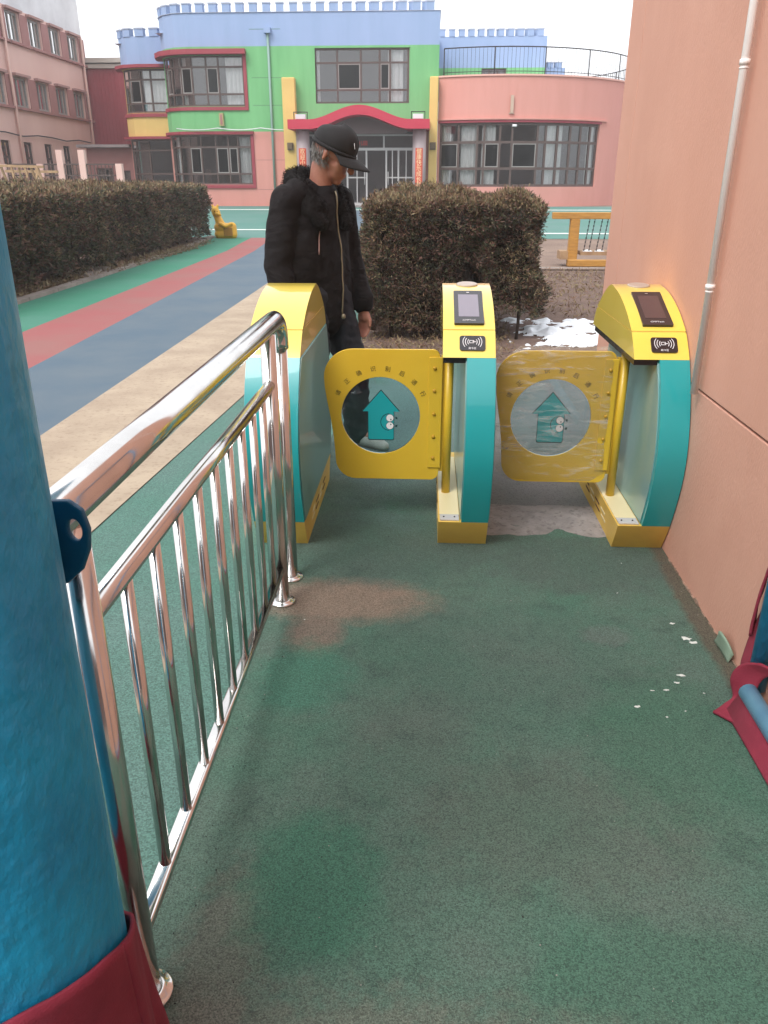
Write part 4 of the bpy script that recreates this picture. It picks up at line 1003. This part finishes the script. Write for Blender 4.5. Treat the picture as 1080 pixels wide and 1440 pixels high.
tr = thing('roof_railing', 'thin black curved railing round the roof terrace', 'railing')
rr_ = 6.3; A0, A1 = a0+.02, R(163)
def rp(a, z): return (cxw+rr_*math.sin(a), cyw-rr_*math.cos(a), z)
b = MB(); b.tube([rp(A0+(A1-A0)*i/90, 6.30) for i in range(91)], .022, 6); obj('handrail', b, m_chain, tr)
b = MB(); b.tube([rp(A0+(A1-A0)*i/90, 5.45) for i in range(91)], .014, 5); obj('lower_rail', b, m_chain, tr)
b = MB(); N_ = 128
for i in range(N_+1):
    p_ = rp(A0+(A1-A0)*i/N_, 0); b.bar((p_[0], p_[1], 5.32), (p_[0], p_[1], 6.30), .011, .011)
obj('baluster_row', b, m_chain, tr, kind='stuff')
for i in range(11):
    p_ = rp(A0+(A1-A0)*i/10, 0); b = MB(); b.tube([(p_[0], p_[1], 5.1), (p_[0], p_[1], 6.31)], .022, 6); obj('railing_post', b, m_chain, tr)

# ---- blue upper storey behind the terrace
UB = thing('school_building', 'set back blue and green storey behind the roof terrace', 'building')
pu = Path([(.29, 43), (5.38, 43), (5.38, 52)])
WU = (pu.s_of_x(2.36), pu.s_of_x(3.56), 5.2, 6.40)
facade(pu, 0, pu.L, [(5.0, 6.42, m_bgreen), (6.42, 7.72, m_bblue)], [WU], UB)
window(pu, *WU, [.33, .66], [.6], UB, roomd=1.5)
merlons(pu, .05, 5.09, 11, 7.72, .27, .56, m_bblue, UB, m_cope)
pu2 = Path([(5.38, 46), (6.75, 46), (6.75, 52)])
facade(pu2, 0, pu2.L, [(4.5, 6.75, m_bblue)], [], UB)
merlons(pu2, .05, 1.35, 3, 6.75, .22, .6, m_bblue, UB, m_cope)

# ---- red block and shed behind the left bay
RB = thing('red_shed', 'plain dark red block under a pale flat cornice', 'building')
b = MB(); b.box(-18.6, -13.9, 46, 52, 0, 6.85); obj('wall', b, m_redwall, RB)
for k in range(24):
    x = -18.5+k*.19; b = MB(); b.box(x, x+.03, 45.975, 45.999, 1, 6.84); obj('sheet_rib', b, m_redwall, RB)
b = MB(); b.box(-18.7, -13.8, 45.8, 52.1, 6.86, 7.05); b.box(-18.7, -13.8, 45.7, 52.1, 7.1, 7.32); obj('cornice', b, M('cornice_cream', (.50, .45, .40), .8), RB)
SH = thing('pink_shed', 'low dull pink outbuilding left of the school', 'building')
ps = Path([(-15.9, 39.4), (-13.75, 39.4)])
os_ = [(.35, 1.1, .5, 2.0), (1.35, 1.95, 1.0, 1.9)]
facade(ps, 0, ps.L, [(-.3, 2.86, m_lred)], os_, SH); window(ps, *os_[0], [.5], [.6], SH, roomd=1); window(ps, *os_[1], [.5], [], SH, roomd=1)
b = MB(); b.box(-16.2, -13.73, 39.0, 44, 2.87, 2.99); obj('roof', b, M('shed_roof', (.30, .25, .25), .8), SH)

# ---- three storey pink block on the left
PB_ = thing('dormitory_building', 'dusty pink three storey block with pale top at the left edge', 'building')
pp_ = Path([(-18, 24), (-18, 45.55)])
def sy(y): return y-24
ops = []
for k in range(9): ops.append((sy(43.95-k*2.07), sy(45.15-k*2.07), 6.98, 8.14))
for k in range(9): ops.append((sy(43.85-k*2.07), sy(45.05-k*2.07), 4.42, 5.64))
ops1 = [(sy(41.75-k*2.05), sy(42.55-k*2.05), .9, 3.05) for k in range(8)]
facade(pp_, 0, pp_.L, [(-.3, 8.28, m_lpink), (8.28, 10.4, m_lgrey)], ops+ops1, PB_)
for o_ in ops: window(pp_, *o_, [.36, .68], [], PB_, fw=.09, m_fr=m_frame_l, curtains=[(.66, .98)], roomd=1.5)
for o_ in ops1: window(pp_, *o_, [.5], [.7], PB_, fw=.08, roomd=1.5)
for row, z0, z1 in ((ops[:9], 6.98, 8.14), (ops[9:], 4.42, 5.64)):
    for o_ in row:
        b = MB(); rib(pp_, o_[1]+.06, o_[1]+.82, z0, z1, -.02, .035, b); obj('spandrel', b, m_lred, PB_)
        b = MB(); rib(pp_, o_[0]-.1, o_[1]+.84, z0-.10, z0-.005, -.02, .16, b); obj('window_sill', b, m_lred, PB_)
        b = MB(); rib(pp_, o_[0]-.1, o_[1]+.1, z1+.005, z1+.10, -.02, .20, b); obj('window_hood', b, M('hood', (.40, .22, .20), .8), PB_)
b = MB(); b.box(-30, -18.001, 45.56, 45.8, -.3, 8.28); obj('end_wall', b, m_lpink, PB_); b = MB(); b.box(-30, -18.001, 45.56, 45.8, 8.281, 10.4); obj('end_wall', b, m_lgrey, PB_)
b = MB(); b.box(-30, -17.85, 24, 45.85, 10.401, 10.5); obj('roof', b, m_lgrey, PB_)
for y in (37.2, 45.4):
    b = MB(); b.tube([(-17.88, y, .3), (-17.88, y, 8.2)], .065, 8); obj('downpipe', b, M('pink_pipe', (.66, .42, .36), .6), PB_)
b = MB(); b.tube([(-17.9, 30+1.5*i, 3.32+.06*math.sin(i*2.2)) for i in range(11)], .025, 6); obj('cable', b, m_chain, PB_)

# ---- garden wall posts with railing panels and a trestle, left background
fn = thing('yard_fence', 'pink posts with dark grid panels below the dormitory', 'fence')
xs_f = [-15.2, -13.85, -13.1, -12.3, -11.0]
for x in xs_f:
    b = MB(); b.box(x-.11, x+.11, 29.9, 30.1, .2, 2.45 if x in (-13.1, -12.3) else 2.0); obj('fence_post', b, m_lpink, fn)
for xa, xb in zip(xs_f, xs_f[1:]):
    b = MB(); x0, x1 = xa+.12, xb-.12
    for z in (.7, 1.62, 1.98): b.box(x0, x1, 29.98, 30.02, z-.025, z+.025)
    n_ = max(3, int((x1-x0)/.13))
    for k in range(n_+1): x = x0+(x1-x0)*k/n_; b.box(x-.012, x+.012, 29.985, 30.015, .65, 1.98)
    obj('grid_panel', b, m_frame, fn)
ts = thing('wooden_trestle', 'pale wooden climbing trestle behind the far hedge', 'climbing frame')
b = MB(); b.bar((-12.6, 24, 1.84), (-11.0, 24, 1.80), .07, .07); obj('top_beam', b, m_wood_old, ts); b = MB(); b.bar((-12.6, 24.9, 1.70), (-11.0, 24.9, 1.68), .07, .07); obj('top_beam', b, m_wood_old, ts)
for k, x in enumerate((-12.45, -12.25, -11.95, -11.72, -11.55, -11.38, -11.2)):
    b = MB(); dx = .25 if k % 3 else -.2; b.bar((x, 24, 1.8), (x+dx, 23.9+.5*(k % 2), .2), .06, .05); obj('slat', b, m_wood_old, ts)
b = MB(); b.bar((-11.2, 24, 1.82), (-10.75, 23.8, .2), .07, .07); obj('leg', b, m_wood_old, ts)

# ---- wooden chain bridge on the right
br = thing('chain_bridge', 'yellow timber play bridge frame with hanging chains', 'play frame', (2.6, 15, 0))
b = MB(); b.box(-.42, 1.9, -.08, .08, .80, .91); obj('top_beam', b, m_wood, br, bevel=.01)
b = MB(); b.box(-.10, .06, -.08, .08, 0, .799); obj('post', b, m_wood, br, bevel=.01); b = MB(); b.box(1.6, 1.76, -.08, .08, 0, .799); obj('post', b, m_wood, br, bevel=.01)
b = MB(); b.box(-.12, 1.8, -.30, -.14, .02, .13); obj('foot_beam', b, m_wood, br, bevel=.01)
b = MB(); b.box(-.24, .0, -.06, .3, .12, .26); obj('stub_block', b, m_wood_old, br)
for k, x in enumerate((.24, .33, .46, .56, .90, 1.0, 1.25, 1.35)):
    b = MB(); x1 = x-.06
    for j in range(16):
        t0, t1 = j/16, (j+1)/16-.01; b.bar((x+(x1-x)*t0, 0, .80-.54*t0), (x+(x1-x)*t1, 0, .80-.54*t1), .022 if j % 2 else .010, .010 if j % 2 else .022)
    obj('chain', b, m_chain, br)
for x0, x1, y in ((.12, 1.55, -.03), (.12, 1.55, .22)):
    b = MB(); b.box(x0, x1, y, y+.16, .19, .255); obj('tread', b, m_wood_old, br)
for x in (.26, .47):
    b = MB(); b.grid(lambda u, v: (x-.09+.17*u, -.02+.12*v, .257+.03*math.sin(math.pi*u)*math.sin(math.pi*v)), 8, 5); sn = obj('snow', b, m_snow, br, smooth=True, kind='stuff')

# ---- soft-shaped bodies: tapered capsules fused into one continuous surface
def capsules(segs, voxel, smooth_it, name):
    mb = MB()
    for (a, b_, ra, rb) in segs:
        a = Vector(a); b_ = Vector(b_); d = b_-a
        if d.length < 1e-5: d = Vector((0, 0, 1e-4))
        pts = []; rs = []; n = 5; dn = d.normalized()
        for k in range(n): t = R(90*k/n); pts.append(a-dn*ra*math.cos(t)); rs.append(max(ra*math.sin(t), ra*.05))
        m_ = 4
        for k in range(m_+1): t = k/m_; pts.append(a+d*t); rs.append(ra+(rb-ra)*t)
        for k in range(n-1, -1, -1): t = R(90*k/n); pts.append(b_+dn*rb*math.cos(t)); rs.append(max(rb*math.sin(t), rb*.05))
        mb.tube(pts, rs, 18)
    me = mb.mesh(name); o = bpy.data.objects.new(name, me)
    r = o.modifiers.new('r', 'REMESH'); r.mode = 'VOXEL'; r.voxel_size = voxel
    s = o.modifiers.new('s', 'SMOOTH'); s.iterations = smooth_it; s.factor = .6
    out = baked(o); bpy.data.objects.remove(o); bpy.data.meshes.remove(me); out.name = name
    out.polygons.foreach_set('use_smooth', [True]*len(out.polygons)); return out
def ellips(c, r3, n=None):
    return c, r3
# yellow moulded toy by the hedge end
ty = thing('toy_figure', 'yellow moulded plastic toy bin at the end of the long hedge', 'playground toy', (-5.12, 20.9, gz(20.9)))
segs = [((-.16, 0, .10), (.16, 0, .10), .13, .13), ((-.16, 0, .26), (.16, 0, .24), .13, .12), ((-.14, .02, .10), (-.14, .02, .34), .13, .12),
        ((.17, 0, .12), (.17, 0, .28), .12, .11), ((-.12, 0, .34), (-.20, .03, .52), .11, .09), ((-.22, .03, .60), (-.24, .03, .66), .11, .10),
        ((-.17, -.08, .58), (-.10, -.10, .56), .045, .04), ((-.29, .03, .74), (-.30, .03, .78), .035, .03), ((-.18, .03, .74), (-.17, .03, .78), .035, .03),
        ((-.10, -.14, .36), (.04, -.17, .30), .045, .05), ((.04, -.17, .30), (.18, -.12, .36), .05, .04)]
me = capsules(segs, .014, 4, 'toy_body'); obj('toy_body', me, m_toy, ty)
b = MB(); b.box(-.02, .20, -.150, -.118, .06, .26); obj('bin_opening', b, M('toy_opening', (.30, .14, .01), .6), ty, bevel=.01)
for x in (-.225, -.165):
    b = MB().lathe([(.014, 0), (.010, .006)], 10); b.v = [(x+v[0], -.082-v[2], .645+v[1]) for v in b.v]; obj('eye', b, m_eye, ty)

# ================================================================== the man
FA = R(-33)
f_ = Vector((math.cos(FA), math.sin(FA), 0)); l_ = Vector((-math.sin(FA), math.cos(FA), 0)); Z_ = Vector((0, 0, 1))
BASE = Vector((-.56, 4.22, 0))
man = thing('person', 'man in black cap and fur collared black jacket looking down behind the gates', 'person', tuple(BASE))
def B(fw, lf, z): return f_*fw+l_*lf+Z_*z
HF = R(-14)   # the head is turned a little further right than the chest
hf = Vector((math.cos(HF), math.sin(HF), 0)); hl = Vector((-math.sin(HF), math.cos(HF), 0))
HC = B(.085, .035, 1.518)             # head centre
PIT = R(25)
hx = hf*math.cos(PIT)-Z_*math.sin(PIT); hz = hf*math.sin(PIT)+Z_*math.cos(PIT)
def Hd(fw, lf, up): return HC+hx*fw+hl*lf+hz*up
rh, lh = B(.04, -.27, .74), B(.10, .24, .76)   # wrists
re_, le_ = B(-.04, -.275, 1.02), B(.0, .255, 1.02)
rs_, ls_ = B(-.03, -.20, 1.31), B(-.01, .19, 1.31)
hipR, hipL = B(0, -.09, .86), B(0, .09, .86)
kneeR, kneeL = B(.03, -.10, .48), B(.085, .15, .48)
ankR, ankL = B(-.10, -.11, .10), B(.09, .19, .09)
body = [(B(-.02, 0, .90), B(-.02, 0, 1.08), .125, .13), (B(-.03, -.05, 1.12), B(-.03, -.05, 1.27), .085, .075), (B(-.03, .05, 1.12), B(-.03, .05, 1.27), .085, .075),
        (rs_, re_, .058, .046), (re_, rh, .044, .032), (ls_, le_, .058, .046), (le_, lh, .044, .032),
        (hipR, kneeR, .085, .058), (kneeR, ankR, .054, .04), (hipL, kneeL, .085, .058), (kneeL, ankL, .054, .04),
        (ankR, ankR+f_*.13-Z_*.04, .036, .03), (ankL, ankL+f_*.13-Z_*.04, .036, .03),
        (B(.0, .01, 1.30), Hd(-.035, 0, -.07), .062, .056),
        # skull, jaw, chin, cheeks, nose, brow, lips, ears
        (Hd(-.025, 0, .03), Hd(.015, 0, .035), .083, .080), (Hd(.02, 0, -.03), Hd(.035, 0, -.06), .062, .05), (Hd(.045, 0, -.085), Hd(.058, 0, -.095), .030, .024),
        (Hd(.045, .035, -.025), Hd(.05, .03, -.04), .030, .028), (Hd(.045, -.035, -.025), Hd(.05, -.03, -.04), .030, .028),
        (Hd(.088, 0, .012), Hd(.112, 0, -.028), .010, .016), (Hd(.100, .011, -.03), Hd(.100, -.011, -.03), .010, .010),
        (Hd(.078, .035, .022), Hd(.078, -.035, .022), .013, .013), (Hd(.083, .016, -.058), Hd(.083, -.016, -.058), .009, .009), (Hd(.079, .014, -.071), Hd(.079, -.014, -.071), .009, .009),
        (Hd(-.012, -.082, .012), Hd(-.014, -.088, -.022), .014, .009), (Hd(-.012, .082, .012), Hd(-.014, .088, -.022), .014, .009)]
def hand(w, d, side):
    """palm, four curled fingers of different length and a thumb leaving the side of the palm"""
    out = []; d = Vector(d).normalized(); acr = f_; inn = l_*(-side)
    pal = w+d*.045; out += [(w, pal+acr*.014, .026, .022), (w, pal-acr*.020, .026, .020), (pal+acr*.014, pal-acr*.020, .021, .020)]
    for k, (off, L) in enumerate(((.032, .070), (.012, .080), (-.009, .074), (-.029, .058))):
        b0 = w+d*.070+acr*off; m1 = b0+d*L*.45+inn*.006; m2 = m1+d*L*.30+inn*.018; m3 = m2+d*L*.18+inn*.020
        out += [(b0-d*.02, m1, .0105, .0095), (m1, m2, .0095, .0085), (m2, m3, .0085, .007)]
    t0 = w+d*.020+acr*.026; t1 = t0+d*.034+acr*.020+inn*.008; t2 = t1+d*.030+acr*.004+inn*.010
    out += [(t0, t1, .0135, .0115), (t1, t2, .0115, .008)]
    return out
body += hand(rh, (0.05, 0, -1), -1)+hand(lh, (0.08, 0, -1), 1)
me = capsules(body, .0062, 4, 'body'); obj('body', me, m_skin, man)
for s_ in (-1, 1):
    b = MB().lathe([(.0001, 0), (.008, .002), (.0095, .006), (.008, .010), (.0001, .012)], 10); Fm = frame_matrix(Hd(.083, s_*.031, .004), hl, hx); b.v = [tuple(Fm @ Vector(v)) for v in b.v]; obj('eye', b, m_eye, man)
    b = MB(); b.tube([Hd(.091, s_*.018, .024), Hd(.092, s_*.034, .027), Hd(.082, s_*.048, .021)], [.004, .005, .003], 6); obj('eyebrow', b, m_hair, man)
def wrinkle(me, amp, sc, seed, zstretch=1.):
    nn_ = [v.normal.copy() for v in me.vertices]; cc_ = [v.co.copy() for v in me.vertices]; out = []
    for c, n_ in zip(cc_, nn_):
        p = Vector((c.x*sc, c.y*sc, c.z*sc*zstretch+seed)); out.extend(c+n_*(amp*mnoise.noise(p)+amp*.6*mnoise.noise(p*2.3)))
    me.vertices.foreach_set('co', out)
    me.update()
# jacket: barrel torso, heavy sleeves with cuffs, straight hem
jk = []
for lf, rr in ((-.105, .115), (0, .145), (.105, .115)):
    jk += [(B(-.015, lf*1.1, .76), B(-.02, lf*1.1, .95), rr*.98, rr*1.0), (B(-.02, lf*1.1, .95), B(-.03, lf, 1.20), rr*1.0, rr*.98), (B(-.03, lf, 1.20), B(-.03, lf*.8, 1.31), rr, rr*.72)]
jk += [(B(-.02, -.12, 1.345), B(-.02, .12, 1.345), .07, .07), (B(.015, -.02, 1.25), B(.015, .02, 1.325), .105, .085)]
for sh, el, wr in ((rs_, re_, rh), (ls_, le_, lh)):
    jk += [(sh, el, .080, .068), (el, wr+Z_*.045, .068, .054), (wr+Z_*.06, wr+Z_*.03, .056, .054)]
me = capsules(jk, .0085, 6, 'jacket'); wrinkle(me, .010, 5, 3, 1.0); wrinkle(me, .004, 13, 8, 1.2)
jo = obj('jacket', me, m_jacket, man)
from mathutils.bvhtree import BVHTree
bvh = BVHTree.FromPolygons([v.co.copy() for v in me.vertices], [list(p.vertices) for p in me.polygons])
def on_jacket(p, d=f_, lift=.004):
    o_ = Vector(p)+d*.6; h = bvh.ray_cast(o_, -d)
    return (h[0]+d*lift) if h[0] is not None else Vector(p)
zp = [on_jacket(B(.1, .030+.012*math.sin(t*3), 1.36-t*.60)) for t in [i/24 for i in range(25)]]
b = MB().tube(zp, .0040, 6); obj('zip', b, m_zip, jo); b = MB().lathe([(.006, 0), (.011, .006), (.011, .02), (.005, .026)], 10, c=tuple(zp[-1]+f_*.006-Z_*.02)); obj('zip_pull', b, m_zip, jo)
kp = [on_jacket(B(.1, -.085-.03*t, 1.19-.12*t)) for t in [i/8 for i in range(9)]]
b = MB().tube(kp, .003, 6); obj('pocket_piping', b, m_piping, jo)
cp_ = [on_jacket(B(.1, .09+.02*math.sin(t*6), 1.31-.12*t)) for t in [i/10 for i in range(11)]]
b = MB().tube(cp_, .0018, 6); obj('drawcord', b, m_zip, jo)
# fur collar lying open round the neck
cseg = []; NC = 22
def coll(k):
    a = R(40+280*k/(NC-1)); c = B(-.005, .012, 1.365)
    r1, r2 = .105, .125
    p = c+f_*(math.cos(a)*r1)+l_*(math.sin(a)*r2); back = -math.cos(a)
    return p+Z_*(.055*back-.055*max(0, -back)+.0)
cl_ = [coll(k) for k in range(NC)]
for k in range(NC-1): cseg.append((cl_[k], cl_[k+1], .036+.018*math.sin(math.pi*k/(NC-1)), .036+.018*math.sin(math.pi*k/(NC-1)))); cseg.append((cl_[k]-Z_*.05+(cl_[k]-B(-.005, .012, 1.365)).normalized()*.025, cl_[k+1]-Z_*.05+(cl_[k+1]-B(-.005, .012, 1.365)).normalized()*.025, .042, .042))
me = capsules(cseg, .010, 4, 'fur_collar'); wrinkle(me, .008, 16, 4)
fo = obj('fur_collar', me, m_fur, man)
P = np.array([v.co[:] for v in me.vertices]); Nn = np.array([v.normal[:] for v in me.vertices]); idx = rng.choice(len(P), min(5200, len(P)*3), replace=True)
fu = leaf_cloud('fur_hair', P[idx], Nn[idx], .013, .0012, [m_fur], fo, 2, .8, -.25)
# trousers
me = capsules([(hipR, kneeR, .105, .085), (kneeR, ankR+Z_*.0, .085, .078), (hipL, kneeL, .105, .085), (kneeL, ankL+Z_*.0, .085, .078), (B(-.02, -.05, .86), B(-.02, .05, .86), .12, .12)], .009, 5, 'trousers'); wrinkle(me, .010, 10, 5, 1.5)
obj('trousers', me, m_trouser, man)
for nm, an in (('shoe', ankR), ('shoe', ankL)):
    g0 = Vector((an.x, an.y, 0)); sg = [(g0-f_*.055+Z_*.05, g0+f_*.02+Z_*.06, .046, .046), (g0+f_*.02+Z_*.055, g0+f_*.15+Z_*.04, .044, .036), (g0+f_*.15+Z_*.036, g0+f_*.19+Z_*.03, .036, .027), (g0-f_*.06+Z_*.028, g0+f_*.19+Z_*.026, .026, .024)]
    me = capsules(sg, .006, 4, 'shoe')
    for v in me.vertices:
        if v.co.z < .006: v.co.z = .006
    so = obj('shoe', me, m_shoe, man)
# cap: crown with a peak, and grey hair below it at the nape
b = MB()
def crown(u, v):
    a = 2*math.pi*u; ph = v*math.pi/2; r = math.cos(ph)
    w_ = 1+.03*math.sin(ph*2)+.012*math.sin(a*6)*math.sin(ph*2)
    return tuple(Hd(-.010+.108*r*math.cos(a)*w_, .094*r*math.sin(a)*w_, .028+.110*(math.sin(ph)**.62)+.012*math.cos(a)*math.sin(ph)))
b.grid(crown, 40, 14); cpo = obj('cap', b, m_cap, man, smooth=True); solidify(cpo, .004, 1)
b = MB(); b.tube([Hd(-.010+.1095*math.cos(2*math.pi*k/40), .0955*math.sin(2*math.pi*k/40), .034) for k in range(40)], .009, 8, closed=True); obj('cap_band', b, m_cap, cpo)
b = MB()
def peak(u, v):
    a = R(-72+144*u); L_ = .10*math.cos(a*.9)**.7 if abs(a) < 1.7 else 0
    r0 = Vector((-.010+.106*math.cos(a), .092*math.sin(a)))
    x = r0.x+L_*v; y = r0.y*(1+.06*v); z = .030-.020*v*v-.018*(math.sin(a)**2)*(.3+v)
    return tuple(Hd(x, y, z))
b.grid(peak, 24, 8); po = obj('cap_peak', b, m_cap, cpo, smooth=True); solidify(po, .005, 0)
Fm = frame_matrix(Hd(.088, -.030, .085), hl*.9-hx*.3, hx*.85+hz*.35-hl*.35)
b = MB().prism([(-.004, -.016), (.007, -.013), (.005, .004), (.009, .012), (-.001, .018), (-.006, .006)], 'z', .002, .005); b.v = [tuple(Fm @ Vector(v)) for v in b.v]; obj('cap_badge', b, m_print, cpo)
pth = []
for k in range(700):
    a = random.uniform(R(75), R(285)); up = random.uniform(-.045, .03); w_ = 1-.35*max(0, -up/.05)*(.6)
    pth.append((Hd(-.020+.084*math.cos(a)*w_, .077*math.sin(a)*w_, up), (hx*math.cos(a)+hl*math.sin(a))))
leaf_cloud('hair', np.array([p[0][:] for p in pth]), np.array([p[1][:] for p in pth])*.3+np.array([0, 0, -.9]), .022, .0014, [m_hair], man, 3, .25, -.3)
bpy.context.view_layer.update()

bpy.data.scenes.remove(TMP)
# thin winter haze over the yard
b = MB(); b.box(-205, 205, -12, 305, -1.2, 11.5)
hz_ = obj('haze', b, None); hz_['kind'] = 'stuff'
hm = bpy.data.materials.new('haze_air'); hm.use_nodes = True; hn, hl2 = nodes(hm); hn.remove(hn['Principled BSDF'])
pv = hn.new('ShaderNodeVolumePrincipled'); pv.inputs['Color'].default_value = (.97, .97, .98, 1); pv.inputs['Density'].default_value = .0021
hl2.new(pv.outputs[0], hn['Material Output'].inputs['Volume']); hz_.data.materials.append(hm)
